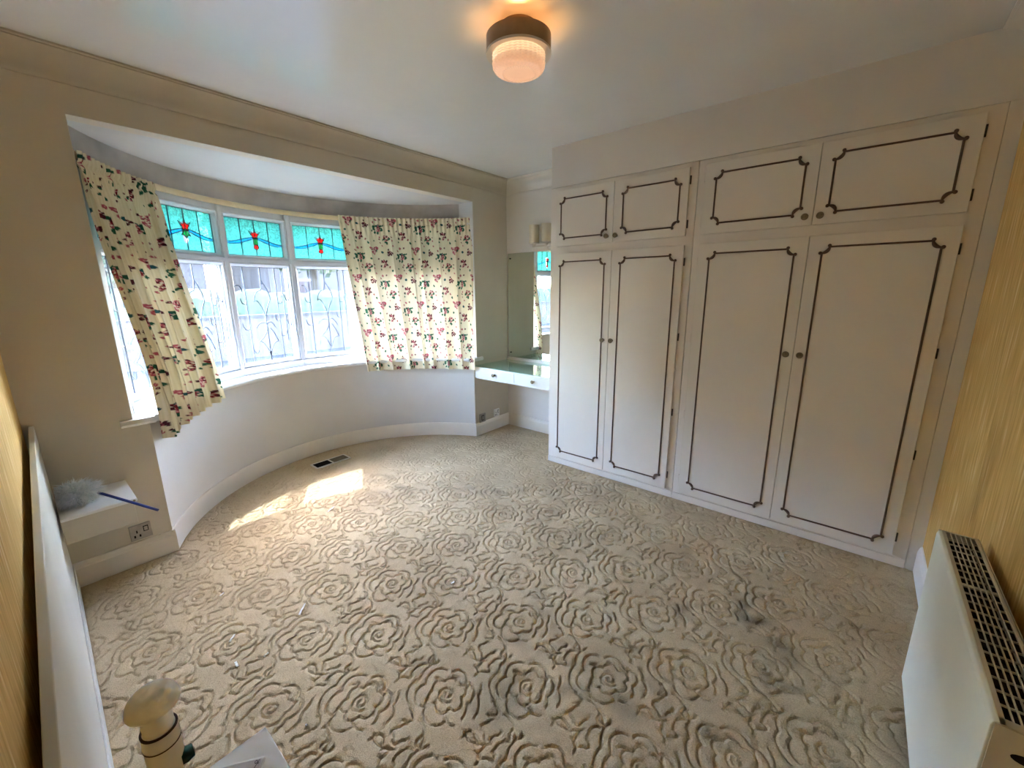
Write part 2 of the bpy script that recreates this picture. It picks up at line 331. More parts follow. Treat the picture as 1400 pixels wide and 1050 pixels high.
# --- carpet: real carved relief of roses
def polyline_dist(size, step, lines):
    n = int(size/step); g = (np.arange(n)-n/2+0.5)*step; X, Y = np.meshgrid(g, g, indexing='ij'); D = np.full((n, n), 9.0)
    for ln in lines:
        for (x0, y0), (x1, y1) in zip(ln[:-1], ln[1:]):
            dx, dy = x1-x0, y1-y0; L2 = dx*dx+dy*dy+1e-12
            t = np.clip(((X-x0)*dx+(Y-y0)*dy)/L2, 0, 1); D = np.minimum(D, np.hypot(X-x0-t*dx, Y-y0-t*dy))
    return D
def rose_lines():
    L = []
    L.append([((0.007+0.026*t)*math.cos(2*pi*1.5*t+1.2), (0.007+0.026*t)*math.sin(2*pi*1.5*t+1.2)) for t in np.linspace(0, 1, 40)])
    def lob(r0, amp, k, ph, t0, t1, n=90, dr=0.0):
        out = []
        for t in np.linspace(t0, t1, n):
            r = r0+dr*(t-t0)/(2*pi)+amp*abs(math.sin(k*t/2+ph))**0.7; out.append((r*math.cos(t), r*math.sin(t)))
        return out
    L.append(lob(0.046, 0.019, 6, 0.4, 0.3, 2*pi+0.5, dr=0.010))
    L.append(lob(0.088, 0.028, 6, 0.9, 0.85, 4.2)); L.append(lob(0.080, 0.024, 6, 0.9, 4.5, 6.9, 40))
    L.append(lob(0.126, 0.020, 7, 0.2, 1.15, 2.7, 40)); L.append(lob(0.116, 0.018, 7, 0.2, 4.75, 5.7, 24))
    for a in (1.2, 2.5, 3.7, 5.6):
        L.append([((0.070+0.016*t)*math.cos(a+0.22*t), (0.070+0.016*t)*math.sin(a+0.22*t)) for t in np.linspace(0, 1, 5)])
    return L
def leaf_lines():
    """curled strokes and a bud that fill the gaps between the roses"""
    L = []
    def arc(cx, cy, r, a0, a1, w=0.0, k=3, n=18): L.append([(cx+(r+w*math.sin(k*t))*math.cos(t), cy+(r+w*math.sin(k*t))*math.sin(t)) for t in np.linspace(a0, a1, n)])
    arc(0.020, 0.014, 0.030, 0.3, 5.2, 0.006, 4, 30); arc(0.012, 0.040, 0.062, 2.5, 4.3, 0.004); arc(0.030, -0.010, 0.060, 4.9, 6.6, 0.004)
    arc(-0.045, -0.030, 0.024, 1.0, 5.4, 0.005, 3); arc(-0.055, 0.045, 0.030, 5.0, 8.2, 0.004); arc(0.072, 0.052, 0.022, 3.2, 6.9, 0.003)
    arc(-0.010, -0.070, 0.034, 0.2, 2.3, 0.003); arc(0.062, -0.062, 0.020, 1.4, 5.0, 0.003); arc(-0.088, -0.004, 0.026, 4.4, 6.6)
    return L
def build_floor():
    st = 0.0043; x0, x1, y0, y1 = -0.16, XA+0.02, YB-0.03, 3.72
    nx = int((x1-x0)/st)+1; ny = int((y1-y0)/st)+1
    gx = np.linspace(x0, x1, nx); gy = np.linspace(y0, y1, ny); X, Y = np.meshgrid(gx, gy, indexing='ij')
    T = 0.4335; q = 0.002; SZ = 0.34
    DR = polyline_dist(SZ, q, rose_lines()); DL = polyline_dist(SZ, q, leaf_lines()); n = DR.shape[0]
    wx = X+0.006*np.sin(9*Y+1)+0.004*np.sin(23*Y+X*11); wy = Y+0.006*np.sin(8*X+2)+0.004*np.sin(21*X+Y*13)
    D = np.full(X.shape, 9.0)
    def stamp(tab, ox, oy):
        nonlocal D
        for sx, sy in ((0, 0), (T/2, T/2)):
            u = wx-ox-sx; w = wy-oy-sy; iu = np.round(u/T); iw = np.round(w/T); u = u-iu*T; w = w-iw*T
            a = np.clip(((u+SZ/2)/q).astype(int), 0, n-1); b = np.clip(((w+SZ/2)/q).astype(int), 0, n-1)
            inside = (abs(u) < SZ/2-q) & (abs(w) < SZ/2-q)
            D = np.minimum(D, np.where(inside, tab[a, b], 9.0))
    stamp(DR, 1.0, 1.2); stamp(DL, 1.0+T/2, 1.2)
    h = -0.0068*np.exp(-(D/0.0030)**2)
    h += 0.0022*(np.sqrt(np.clip(D, 0, 0.02)/0.02)-1)            # pillowed tufts
    h += RNG.normal(0, 0.00055, X.shape)
    # worn paths flatten the relief
    def blob(px, py, sx, sy, a=0.0):
        u = (X-px)*math.cos(a)+(Y-py)*math.sin(a); w = -(X-px)*math.sin(a)+(Y-py)*math.cos(a); return np.exp(-(u/sx)**2-(w/sy)**2)
    wear = np.clip(blob(2.35, 2.1, 0.28, 0.45, 0.7)+blob(2.0, 2.95, 0.5, 0.25), 0, 1); h *= 1-0.6*wear
    V = np.stack([X, Y, h-0.0005], -1).reshape(-1, 3).astype(np.float32)
    keep = ~((X[:-1, :-1] > XF+0.03) & (Y[:-1, :-1] < 1.88))
    idx = np.arange(nx*ny).reshape(nx, ny)
    Q = np.stack([idx[:-1, :-1], idx[1:, :-1], idx[1:, 1:], idx[:-1, 1:]], -1)[keep]
    me = bpy.data.meshes.new('floor'); me.vertices.add(len(V)); me.vertices.foreach_set('co', V.ravel())
    me.loops.add(Q.size); me.loops.foreach_set('vertex_index', Q.ravel().astype(np.int32))
    me.polygons.add(len(Q)); me.polygons.foreach_set('loop_start', np.arange(0, Q.size, 4, dtype=np.int32))
    me.polygons.foreach_set('use_smooth', np.ones(len(Q), bool)); me.update(calc_edges=True)
    nz = np.zeros(X.shape)
    for k in range(14):
        fx, fy = RNG.normal(0, 22, 2); nz += np.sin(fx*X+fy*Y+RNG.uniform(0, 6.3))/5
    s = 0
    for px, py, sx, sy, a, k in ((1.93, 0.23, .07, .05, .4, .75), (1.74, 0.44, .09, .05, -.6, .5), (1.86, 0.15, .16, .06, .9, .4), (1.35, 0.95, .05, .12, -.7, .45),
        (1.16, 0.93, .06, .06, 0, .55), (0.92, 0.82, .12, .10, .5, .45), (1.06, 0.70, .10, .12, .2, .4), (2.05, 1.95, .10, .25, .6, .35), (2.06, 1.40, .10, .07, .3, .4),
        (1.55, 2.45, .30, .14, -.3, .30), (1.72, 2.75, .30, .10, -.5, .25), (1.15, 0.45, .3, .2, 0, .18), (1.62, 0.05, .2, .12, .3, .22), (2.62, 1.2, .05, .6, .05, .18), (1.25, 0.20, .06, .04, 0, .3)):
        s = s+k*blob(px, py, sx, sy, a)
    s = np.clip(s*1.25*(0.6+0.65*nz), 0, 0.85)
    at = me.attributes.new('stain', 'FLOAT', 'POINT'); at.data.foreach_set('value', s.ravel().astype(np.float32))
    o = obj('floor', me, M['carpet']); o['kind'] = 'structure'; o['label'] = 'beige carpet carved with rose outlines'
    mb = MB(); mb.box(-0.3, XA+0.15, YB-0.12, 2.85, -0.12, -0.03); ring_solid(mb, 0.02, R_OUT, -0.12, -0.03, y=2.33)
    struct('floor_slab', mb, M['render'])
build_floor()

# --- ceilings
struct('ceiling', MB().box(-0.3, XA+0.15, YB-0.12, YW+0.12, ZC, ZC+0.12), M['ceiling'])
_ya = YW+0.10; _aa = a_at(R_OUT, _ya)
mb = MB().prism([(CX+R_OUT*math.sin(-_aa+2*_aa*i/48), CY+R_OUT*math.cos(-_aa+2*_aa*i/48)) for i in range(49)], lambda u, v, t: (u, v, t), ZO, ZO+0.30)
struct('ceiling_bay', mb, M['ceiling'])

# --- window wall: piers and header
XL_AT = lambda y: -0.054-0.0192*(YW-y)
OPL, OPR = 0.315, 2.862
mb = MB().box(-0.30, OPL, YW+0.006, YW+0.30, -0.03, ZC)
struct('wall_window_pier', mb, M['wall'])
mb = MB().box(OPR, XA+0.15, YW+0.006, YW+0.30, -0.03, ZC)
struct('wall_window_corner', mb, M['wall'])
struct('wall_window_header', MB().box(OPL, OPR, YW+0.006, YW+0.0995, ZO, ZC), M['wall'])
mb = MB(); ring_solid(mb, R_LOW, R_OUT, -0.03, SILL-0.035)
struct('wall_bay', mb, M['bay'], smooth=True)
struct('wall_window_return', MB().box(OPL, 0.3806, YW+0.006, YW+0.05, -0.03, SILL-0.036), M['wall'])
struct('wall_window_return_corner', MB().box(2.8195, OPR, YW+0.006, YW+0.05, -0.03, SILL-0.036), M['wall'])
mb = MB(); ring_solid(mb, 1.445, R_OUT, 2.062, ZO, y=2.98); struct('wall_bay_lintel', mb, M['lintel'], smooth=True)
# small jamb returns beside the bay window
for nm, xa, xb in (('wall_jamb_near', OPL-0.02, OPL+0.002), ('wall_jamb_far', OPR-0.002, OPR+0.02)):
    struct(nm, MB().box(xa, xb, YW+0.008, YW+0.31, SILL, ZO), M['bay'])

# --- other walls
def slab_wall(name, p0, p1, th, z0, z1, m):
    d = Vector((p1[0]-p0[0], p1[1]-p0[1], 0)).normalized(); nrm = Vector((-d.y, d.x, 0))*th
    q = [p0, p1, (p1[0]+nrm.x, p1[1]+nrm.y), (p0[0]+nrm.x, p0[1]+nrm.y)]
    mb = MB().loops([[(x, y, z0) for x, y in q], [(x, y, z1) for x, y in q]]); return struct(name, mb, m)
slab_wall('wall_left', (XL_AT(YB-.1), YB-.1), (XL_AT(YW+.006), YW+.006), 0.12, -0.03, ZC, M['wallpaper'])
struct('wall_back', MB().box(-0.3, XA+0.15, YB-0.10, YB, -0.03, ZC), M['wallpaper'])
struct('wall_right', MB().box(XA, XA+0.12, YB, YW+0.1, -0.03, ZC), M['bulk'])
struct('wall_bulkhead', MB().box(XF, XA, YB, 1.923, 2.176, ZC), M['bulk'], bevel=0.002)
struct('wall_filler', MB().box(XF+0.004, XA, YB, -0.345, -0.03, 2.176), M['bulk'])

# --- coving (trim) 11 cm
def cove_profile():
    P = [(0, 0), (0.118, 0), (0.118, -0.008), (0.108, -0.010)]
    for i in range(9):
        t = i/8*pi/2; P.append((0.108-0.092*math.sin(t), -0.014-0.084*(1-math.cos(t))))
    P += [(0.014, -0.103), (0.010, -0.112), (0, -0.112)]
    return P
cp = cove_profile()
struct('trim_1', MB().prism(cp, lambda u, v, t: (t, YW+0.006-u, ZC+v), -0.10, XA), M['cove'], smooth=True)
struct('trim_2', MB().prism(cp, lambda u, v, t: (XA-u, t, ZC+v), 1.923, YW+0.006), M['trim'], smooth=True)
struct('trim_3', MB().prism(cp, lambda u, v, t: (t, YB+u, ZC+v), -0.10, XF), M['trim'], smooth=True)
struct('trim_4', MB().prism(cp, lambda u, v, t: (XL_AT(t)+u, t, ZC+v), YB, YW+0.006), M['trim'], smooth=True)

# --- skirting
bp_ = [(0, 0), (0.016, 0), (0.016, 0.098), (0.013, 0.106), (0.013, 0.110), (0.006, 0.126), (0, 0.128)]
low_a = a_at(R_LOW-0.016, YW-0.008)
struct('baseboard_bay', ring_prof(MB(), bp_, R_LOW, -low_a, low_a), M['trim'], smooth=True)
struct('baseboard_window_pier', MB().prism(bp_, lambda u, v, t: (t, YW+0.006-u, v), -0.016, 0.392), M['trim'])
struct('baseboard_window_corner', MB().prism(bp_, lambda u, v, t: (t, YW+0.006-u, v), 2.812, XA), M['trim'])
struct('baseboard_alcove', MB().prism(bp_, lambda u, v, t: (XA-u, t, v), 1.925, YW-0.01), M['trim'])
struct('baseboard_back', MB().prism([(u, v*1.15) for u, v in bp_], lambda u, v, t: (t, YB+u, v), 0.0, XF-0.002), M['white'])

# --- window sill
sp_ = [(-0.16, SILL-0.035), (0.045, SILL-0.035), (0.056, SILL-0.028), (0.060, SILL-0.016), (0.055, SILL-0.004), (0.045, SILL), (-0.16, SILL)]
mb = MB(); Rs = R_LOW
rings = []
for i in range(49):
    t = -1+2*i/48
    rings.append([pol(Rs-u, a_at(Rs-u, YW+0.014)*t, z) for u, z in sp_])
mb.loops(rings); 
horn = [(0, SILL-0.035), (0.020, SILL-0.035), (0.028, SILL-0.022), (0.022, SILL-0.002), (0.016, SILL), (0, SILL)]
mb.prism(horn, lambda u, v, t: (t, YW+0.007-u, v), 0.266, 0.405)
mb.prism(horn, lambda u, v, t: (t, YW+0.007-u, v), 2.79, 2.93)
struct('window_sill', mb, M['white'], smooth=True)

# ================================================================== WINDOWS (six lights round the bay)
A_MAX = math.radians(62.2); NL = 6; HALF = A_MAX/NL
CH = 2*R_WIN*math.sin(HALF); APO = R_WIN*math.cos(HALF)
gw = CH/2-0.050                                   # half width of glass
Z = dict(b0=SILL, b1=0.885, t0=1.632, t1=1.718, h0=1.985, h1=2.065)
def frame_mesh():
    mb = MB(); y0, y1 = -0.030, 0.042; e = CH/2-0.012
    mb.box(-e, -gw-0.012, y0, y1, Z['b0'], Z['h1']); mb.box(gw+0.012, e, y0, y1, Z['b0'], Z['h1'])
    return mb
def casement(z0, z1):
    """moulded sash round one glass: stepped rectangular ring"""
    mb = MB()
    def rect(g, a, b): return [(-gw-g, a-g), (gw+g, a-g), (gw+g, b+g), (-gw-g, b+g)]
    steps = [(0.030, -0.020), (0.030, -0.034), (0.020, -0.040), (0.012, -0.036), (0.008, -0.022), (0.0, -0.014), (0.0, 0.02), (0.030, 0.02)]
    rings = [[(x, y, z) for x, z in rect(g, z0, z1)] for g, y in steps]; rings.append(rings[0])
    n = len(rings); vs = [p for r in rings[:-1] for p in r]; fs = []
    for i in range(n-1):
        for j in range(4):
            k = (j+1) % 4; i2 = (i+1) % (n-1); fs.append((i*4+j, i*4+k, i2*4+k, i2*4+j))
    return mb.add(vs, fs)
def poly_plate(mb, pts, y, th=0.003): return mb.prism(pts, lambda u, v, t: (u, t, v), y, y+th)
mesh = {}
mesh['jamb'] = mesh_of('jamb', frame_mesh())
mesh['top_sash'] = mesh_of('top_sash', casement(Z['t1'], Z['h0'])); mesh['sash'] = mesh_of('sash', casement(Z['b1'], Z['t0']))
mesh['transom'] = mesh_of('transom', MB().box(-CH/2+0.01, CH/2-0.01, -0.046, 0.045, Z['t0']+0.031, Z['t1']-0.031))
mesh['bottom_rail'] = mesh_of('bottom_rail', MB().box(-CH/2+0.01, CH/2-0.01, -0.05, 0.05, Z['b0'], Z['b1']-0.031))
mesh['head_rail'] = mesh_of('head_rail', MB().box(-CH/2+0.01, CH/2-0.01, -0.03, 0.045, Z['h0']+0.031, Z['h1']))
for k in ('jamb', 'top_sash', 'sash', 'transom', 'bottom_rail', 'head_rail'): mesh[k].materials.append(M['winframe'])
# stained top light: four columns cut by a drooping ribbon
zt, zb = Z['h0'], Z['t1']; zm = (zt+zb)/2-0.01
def rib(x): return zm-0.012+0.022*math.cos(pi*(abs(x)/gw))                     # ribbon centre line
cols = [-gw, -gw/2, 0, gw/2, gw]; pieces = []; lines = []
for i in range(4):
    xs = np.linspace(cols[i], cols[i+1], 6); up = [(x, rib(x)) for x in xs]
    th = lambda x: 0.004+0.015*math.sin(pi*min(1, abs(x)/gw))
    def notch(p, w, z_lo, z_hi):        # leave room for the rose motif at the middle lead
        q = []
        for a_, b_ in p:
            if abs(a_) < 1e-6 and z_lo < b_ < z_hi: a_ = w if i == 2 else -w
            q.append((a_, b_))
        return q
    upper = [(x, rib(x)+0.003) for x in xs]+[(cols[i+1], zt), (cols[i], zt)]; lower = [(cols[i], zb), (cols[i+1], zb)]+[(x, rib(x)-th(x)) for x in xs[::-1]]
    if i == 1: upper = upper[:-2]+[(-0.022, rib(0)+0.045), (0, rib(0)+0.050)]+upper[-2:]; lower = lower[:2]+[(0, rib(0)-0.092), (-0.016, rib(0)-0.075)]+lower[2:]
    if i == 2: upper = upper+[(0, rib(0)+0.050), (0.022, rib(0)+0.045)]; lower = lower+[(0.016, rib(0)-0.075), (0, rib(0)-0.092)]
    pieces.append(('pane', poly_plate(MB(), notch(upper, 0.022, rib(0)-0.01, rib(0)+0.04), 0.004), 'aqua'))
    pieces.append(('pane', poly_plate(MB(), notch(lower, 0.016, rib(0)-0.08, rib(0)+0.01), 0.004), 'aqua'))
    pieces.append(('ribbon_pane', poly_plate(MB(), [(x, rib(x)-th(x)) for x in xs]+[(x, rib(x)+0.003) for x in xs[::-1]], 0.0, 0.003), 'ribbon'))
for x in cols: lines.append([(x, zb), (x, zt)])
lines += [[(-gw, zb), (gw, zb)], [(-gw, zt), (gw, zt)]]
for sgn in (0, 1):
    xs = np.linspace(-gw, gw, 22); lines.append([(x, rib(x)+(0.004 if sgn else -th(x)-0.001)) for x in xs])
def lobes(cx, cz, r, k, amp, n=26): return [(cx+(r+amp*math.cos(k*t))*math.cos(t+pi/2), cz+(r+amp*math.cos(k*t))*math.sin(t+pi/2)) for t in np.linspace(0, 2*pi, n, endpoint=False)]
cz = rib(0)+0.020
motif = {0: [('rose_pane', lobes(0, cz, 0.024, 5, 0.006), 'redglass', 0.050), ('leaf_pane', [(-0.015, cz-0.025), (0.015, cz-0.025), (0.016, cz-0.07), (-0.013, cz-0.07)], 'greenglass', 0.0),
             ('bud_pane', lobes(0, cz-0.088, 0.018, 3, 0.001, 16), 'redglass', 0)],
         1: [('rose_pane', lobes(0, cz, 0.026, 5, 0.007), 'redglass', 0.05), ('leaf_pane', [(-0.006, cz-0.02), (0.006, cz-0.02), (0.034, cz-0.06), (0.014, cz-0.055), (0, cz-0.078), (-0.014, cz-0.055), (-0.034, cz-0.06)], 'greenglass', 0)]}
wing = [[(-0.012, cz+0.012), (-0.044, cz+0.030), (-0.026, cz-0.004)], [(0.012, cz+0.012), (0.044, cz+0.030), (0.026, cz-0.004)]]
def cames(lines, r, y):
    mb = MB()
    for ln in lines: mb.ribbon([(x, y, z) for x, z in ln], r*2, 0.006, (0, -1, 0))
    return mb
for v in (0, 1):
    ll = list(lines)+wing
    for nm, pts, mt, _ in motif[v]: ll.append(pts+[pts[0]])
    mesh['came%d' % v] = mesh_of('lead_cames', cames(ll, 0.0026, 0.0)); mesh['came%d' % v].materials.append(M['lead'])
P_MESH = []
for nm, mb, mt in pieces:
    me = mesh_of(nm, mb); me.materials.append(M[mt]); P_MESH.append((nm, me))
MOT = {}
for v in (0, 1):
    MOT[v] = []
    for nm, pts, mt, _ in motif[v]:
        me = mesh_of(nm, poly_plate(MB(), pts, -0.003)); me.materials.append(M[mt]); MOT[v].append((nm, me))
    me = mesh_of('petal_pane', poly_plate(MB(), lobes(0, cz+0.002, 0.011, 5, 0.003, 16), -0.0055, 0.002)); me.materials.append(M['pinkglass']); MOT[v].append(('petal_pane', me))
# leaded lower light: three tall panes, tulip scrolls
zl0, zl1 = Z['b1'], Z['t0']; hl = zl1-zl0
U = lambda u, v: (u*gw, zl0+v*hl)
def bez(p0, p1, p2, n=10): return [U((1-t)**2*p0[0]+2*t*(1-t)*p1[0]+t*t*p2[0], (1-t)**2*p0[1]+2*t*(1-t)*p1[1]+t*t*p2[1]) for t in np.linspace(0, 1, n)]
low = [[U(-0.62, 0), U(-0.62, 1)], [U(0.55, 0), U(0.55, 1)], [U(-1, 0), U(-1, 1)], [U(1, 0), U(1, 1)], [U(-1, 0), U(1, 0)], [U(-1, 1), U(1, 1)], [U(0.0, 1), U(0.0, 0.82)], [U(0.8, 0.2), U(0.8, 1)],
       bez((0, .86), (.28, .74), (.26, .66)), bez((.26, .66), (.1, .58), (.02, .48)), bez((0, .86), (-.02, .8), (-.05, .76)), bez((-.05, .76), (-.3, .76), (-.34, .64)), bez((-.34, .64), (-.2, .7), (0.02, .48)),
       [U(0.02, .48), U(.02, .0)], bez((.02, .40), (-.25, .45), (-.40, .36)), bez((.02, .40), (.2, .46), (.36, .34)),
       bez((.02, .05), (-.1, .20), (-.34, .22)), bez((-.34, .22), (-.1, .26), (0, .34)), bez((.02, .05), (.15, .22), (.38, .20)), bez((.38, .20), (.28, .30), (.12, .36)),
       bez((-.62, .62), (-.8, .60), (-.82, .68)), bez((-.62, .36), (-.85, .33), (-.86, .42)), bez((-.62, .14), (-.45, .04), (-.40, .16)), bez((-1, .8), (-.75, .84), (-.72, .74)),
       bez((.55, .62), (.78, .60), (.74, .70)), bez((.55, .44), (.40, .40), (.38, .50)), bez((.55, .26), (.75, .24), (.8, .33)), bez((1, .66), (.88, .62), (.85, .72)), bez((1, .38), (.88, .34), (.85, .44))]
mesh['low_came'] = mesh_of('lead_cames', cames(low, 0.0034, 0.004)); mesh['low_came'].materials.append(M['lead'])
LOWP = []
for a, b in ((-1, -.62), (-.62, .55), (.55, 1)):
    me = mesh_of('pane', MB().box(a*gw, b*gw, 0.006, 0.009, zl0, zl1)); me.materials.append(M['glass']); LOWP.append(me)
# net curtain
mb = MB(); nn = 90; rings = []
for i in range(nn+1):
    x = -gw-0.008+(2*gw+0.016)*i/nn; y = -0.060+0.006*math.sin(i*0.95)+0.003*math.sin(i*0.41+1)
    rings.append([(x, y, zl0+0.004), (x, y, zl1-0.010)])
vs = [p for r in rings for p in r]; mb.add(vs, [(2*i, 2*i+2, 2*i+3, 2*i+1) for i in range(nn)])
mesh['net'] = mesh_of('net_curtain', mb, True); mesh['net'].materials.append(M['net'])
net_lab = {0: 'sheer white net behind the bunched left curtain, beside the jamb', 1: 'sheer white net in the window light next to the bunched curtain', 2: 'sheer white net in the middle uncovered window light',
           3: 'sheer white net in the window light next to the spread curtain', 4: 'sheer white net behind the spread floral curtain, first light it covers', 5: 'sheer white net behind the spread curtain, beside the wall jamb'}
for k in range(NL):
    phi = -A_MAX+HALF*(2*k+1)
    e = bpy.data.objects.new('window_%d' % (k+1), None); COL.objects.link(e); e['kind'] = 'structure'; e.empty_display_size = .05
    e['label'] = 'white framed bay window light with stained glass top'
    e.location = (CX+APO*math.sin(phi), CY+APO*math.cos(phi), 0); e.rotation_euler = (0, 0, -phi)
    for nm in ('jamb', 'transom', 'bottom_rail', 'head_rail'): obj(nm, mesh[nm], None, e)
    ts = obj('top_sash', mesh['top_sash'], None, e); lo = obj('lower_sash', mesh['sash'], None, e)
    v = 1 if k == 1 else 0
    for nm, me in P_MESH+MOT[v]: obj(nm, me, None, ts)
    obj('lead_cames', mesh['came%d' % v], None, ts)
    for me in LOWP: obj('pane', me, None, lo)
    obj('lead_cames', mesh['low_came'], None, lo)
    n_ = obj('net_curtain', mesh['net'], None); n_.location = e.location; n_.rotation_euler = e.rotation_euler
    tag(n_, net_lab[k], 'net curtain', 'net curtains in the bay window')
# mullion posts between lights
for k in range(NL+1):
    a = -A_MAX+2*HALF*k; mb = MB(); w = 0.020
    pr = [(-w, -0.035), (-w*.6, -0.048), (w*.6, -0.048), (w, -0.035), (w*1.3, 0.05), (-w*1.3, 0.05)]
    if k in (0, NL): pr = [(x*2.0, y) for x, y in pr]
    mb.prism(pr, lambda u, v, t: (CX+(R_WIN+v)*math.sin(a)+u*math.cos(a), CY+(R_WIN+v)*math.cos(a)-u*math.sin(a), t), SILL, 2.066)
    struct('trim_%d' % (10+k), mb, M['winframe'], label='white window mullion')

# ================================================================== WARDROBES
YD = [1.858, 1.398, 0.910, 0.8195, 0.2685, -0.2875]; ZD = dict(ut=2.1465, ub=1.7555, lt=1.7015, lb=0.063)
XDF = 2.757
def moulding(thing, door, yl, yr, zb, zt):
    """beaded rectangle with inward scrolled corners; yl > yr"""
    rc = 0.030; x = XDF
    def bar(p0, p1):
        mb = MB(); pr = [(-0.0047, 0), (-0.0036, 0.004), (0.0, 0.0055), (0.0036, 0.004), (0.0047, 0)]
        d = Vector((0, p1[0]-p0[0], p1[1]-p0[1])).normalized(); q = d.cross(Vector((-1, 0, 0)))
        rings = [[tuple(Vector((x-h, p[0], p[1]))+q*u) for u, h in pr] for p in (p0, p1)]
        return mb.loops(rings)
    for p0, p1 in (((yl-rc, zt), (yr+rc, zt)), ((yl-rc, zb), (yr+rc, zb)), ((yl, zt-rc), (yl, zb+rc)), ((yr, zt-rc), (yr, zb+rc))):
        thing.part('moulding', bar(p0, p1), M['mould'], door, smooth=True)
    for cy_, cz_, sy, sz in ((yl, zt, -1, -1), (yr, zt, 1, -1), (yl, zb, -1, 1), (yr, zb, 1, 1)):
        pts = []; rs = []
        for i in range(13):
            t = i/12; a = t*pi/2; pts.append((x-0.0035, cy_+sy*rc*math.cos(a), cz_+sz*rc*math.sin(a))); rs.append(0.0038+0.0046*math.sin(pi*t))
        mb = MB().tube(pts, rs, 8)
        for yy, zz in ((cy_+sy*rc*0.98, cz_-sz*0.006), (cy_-sy*0.006, cz_+sz*rc*0.98)): mb.ball((x-0.003, yy, zz), 0.0085, 10, 6)
        thing.part('corner_scroll', mb, M['mould'], door, smooth=True)
def knob(thing, door, y, z, x=XDF):
    mb = MB().lathe([(0.001, 0), (0.010, 0), (0.0085, -0.003), (0.006, -0.010), (0.0085, -0.015), (0.0155, -0.019), (0.017, -0.023), (0.0165, -0.026), (0.012, -0.027), (0.011, -0.0245), (0.006, -0.0245), (0.005, -0.028), (0.0005, -0.029)], (x, y, z), 20, 'x')
    thing.part('knob', mb, M['brass'], door, smooth=True)
def hinge(thing, door, y, z, m, x=XDF+0.012):
    mb = MB().tube([(x, y, z-0.024), (x, y, z+0.024)], 0.0042, 8).box(x, x+0.0055, y-0.004, y+0.004, z-0.024, z+0.024)
    thing.part('hinge', mb, m, door)
def wardrobe(y0, y1, dl, dm, dr, mo, label, knobs):
    """y0 > y1; dl > dm > dr door edges"""
    t = Thing('fitted_wardrobe', (XF, (y0+y1)/2, 0), label, 'wardrobe', 'fitted wardrobes along the wall')
    t.part('carcass', MB().box(XF, XA-0.004, y1+0.0015, y0, 0.0, 2.174), M['frame'], bevel=0.002)
    t.part('plinth', MB().box(XF-0.006, XF, y1+0.0015, y0, 0.0, 0.048), M['frame'], bevel=0.002)
    for nm, zb, zt, mi in (('top', ZD['ub'], ZD['ut'], 0), ('low', ZD['lb'], ZD['lt'], 1)):
        for s, (a, b) in enumerate(((dl, dm+0.0015), (dm-0.0015, dr))):
            d = t.part('door', MB().box(XDF, XF-0.0005, b, a, zb, zt), M['door'], bevel=0.002)
            mz = (1.813, 2.086) if nm == 'top' else (0.122, 1.642)
            moulding(t, d, mo[s][0], mo[s][1], mz[0], mz[1])
            kz = 1.797 if nm == 'top' else 1.077
            knob(t, d, knobs[s], kz)
            hy = a+0.004 if s == 0 else b-0.004
            for hz in ((zt-0.07, zb+0.07) if nm == 'top' else (zt-0.10, 1.13, 0.62, zb+0.10)): hinge(t, d, hy, hz, M['frame'] if s == 0 else M['iron'])
    return t
wardrobe(1.923, 0.864, YD[0], YD[1], YD[2], ((1.821, 1.453), (1.330, 0.962)), 'narrower cream fitted wardrobe with four brown-beaded doors, beside the dressing table', (1.437, 1.369))
wardrobe(0.862, -0.345, YD[3], YD[4], YD[5], ((0.757, 0.329), (0.208, -0.231)), 'wider cream fitted wardrobe with four brown-beaded doors, beside the yellow wallpaper', (0.302, 0.237))

# ================================================================== DRESSING TABLE, MIRROR, WALL LIGHT
dt = Thing('dressing_table', (3.08, 2.38, 0.60), 'white fitted dressing table with two drawers under glass, between wardrobe and window wall', 'dressing table')
XT = 2.822
dt.part('body', MB().box(XT+0.010, XA-0.002, 1.926, YW+0.004, 0.602, 0.716), M['white'], bevel=0.002)
dt.part('rail', MB().box(XT+0.002, XT+0.012, 1.926, YW-0.02, 0.600, 0.612), M['white'])
for a, b, ky in ((2.800, 2.338, 2.575), (2.334, 1.928, 2.115)):
    d = dt.part('drawer', MB().box(XT-0.006, XT+0.010, b, a, 0.614, 0.706), M['white'], bevel=0.002)
    knob(dt, d, ky, 0.660, XT-0.006)
dt.part('glass_top', MB().box(XT-0.010, XA-0.003, 1.926, YW+0.003, 0.7165, 0.7225), M['tableglass'])
dt.part('upstand', MB().box(XA-0.022, XA-0.002, 1.926, YW+0.003, 0.723, 0.748), M['white'])
mi = Thing('mirror', (XA, 2.37, 0.752), 'large frameless wall mirror above the dressing table', 'mirror')
mi.part('mirror_glass', MB().box(XA-0.008, XA-0.002, 1.926, 2.826, 0.752, 1.794), M['mirror'])
for y, z in ((2.795, 1.745), (2.795, 0.80)):
    mi.part('screw', MB().lathe([(0.0005, -0.012), (0.006, -0.011), (0.007, -0.008), (0.007, 0)], (XA-0.0045, y, z), 12, 'x'), M['iron'], smooth=True)
wl = Thing('wall_light', (XA, 2.38, 1.84), 'twin wall light with cream cylinder shades above the mirror', 'wall light')
wl.part('back_plate', MB().lathe([(0.001, 0), (0.035, 0), (0.035, -0.012), (0.028, -0.018), (0.001, -0.02)], (XA-0.001, 2.31, 1.835), 20, 'x'), M['chrome'], smooth=True)
wl.part('arm', MB().tube([(XA-0.018, 2.31, 1.835), (3.262, 2.31, 1.833)], 0.007).tube([(3.262, 2.468, 1.833), (3.262, 2.25, 1.833)], 0.0065), M['chrome'], smooth=True)
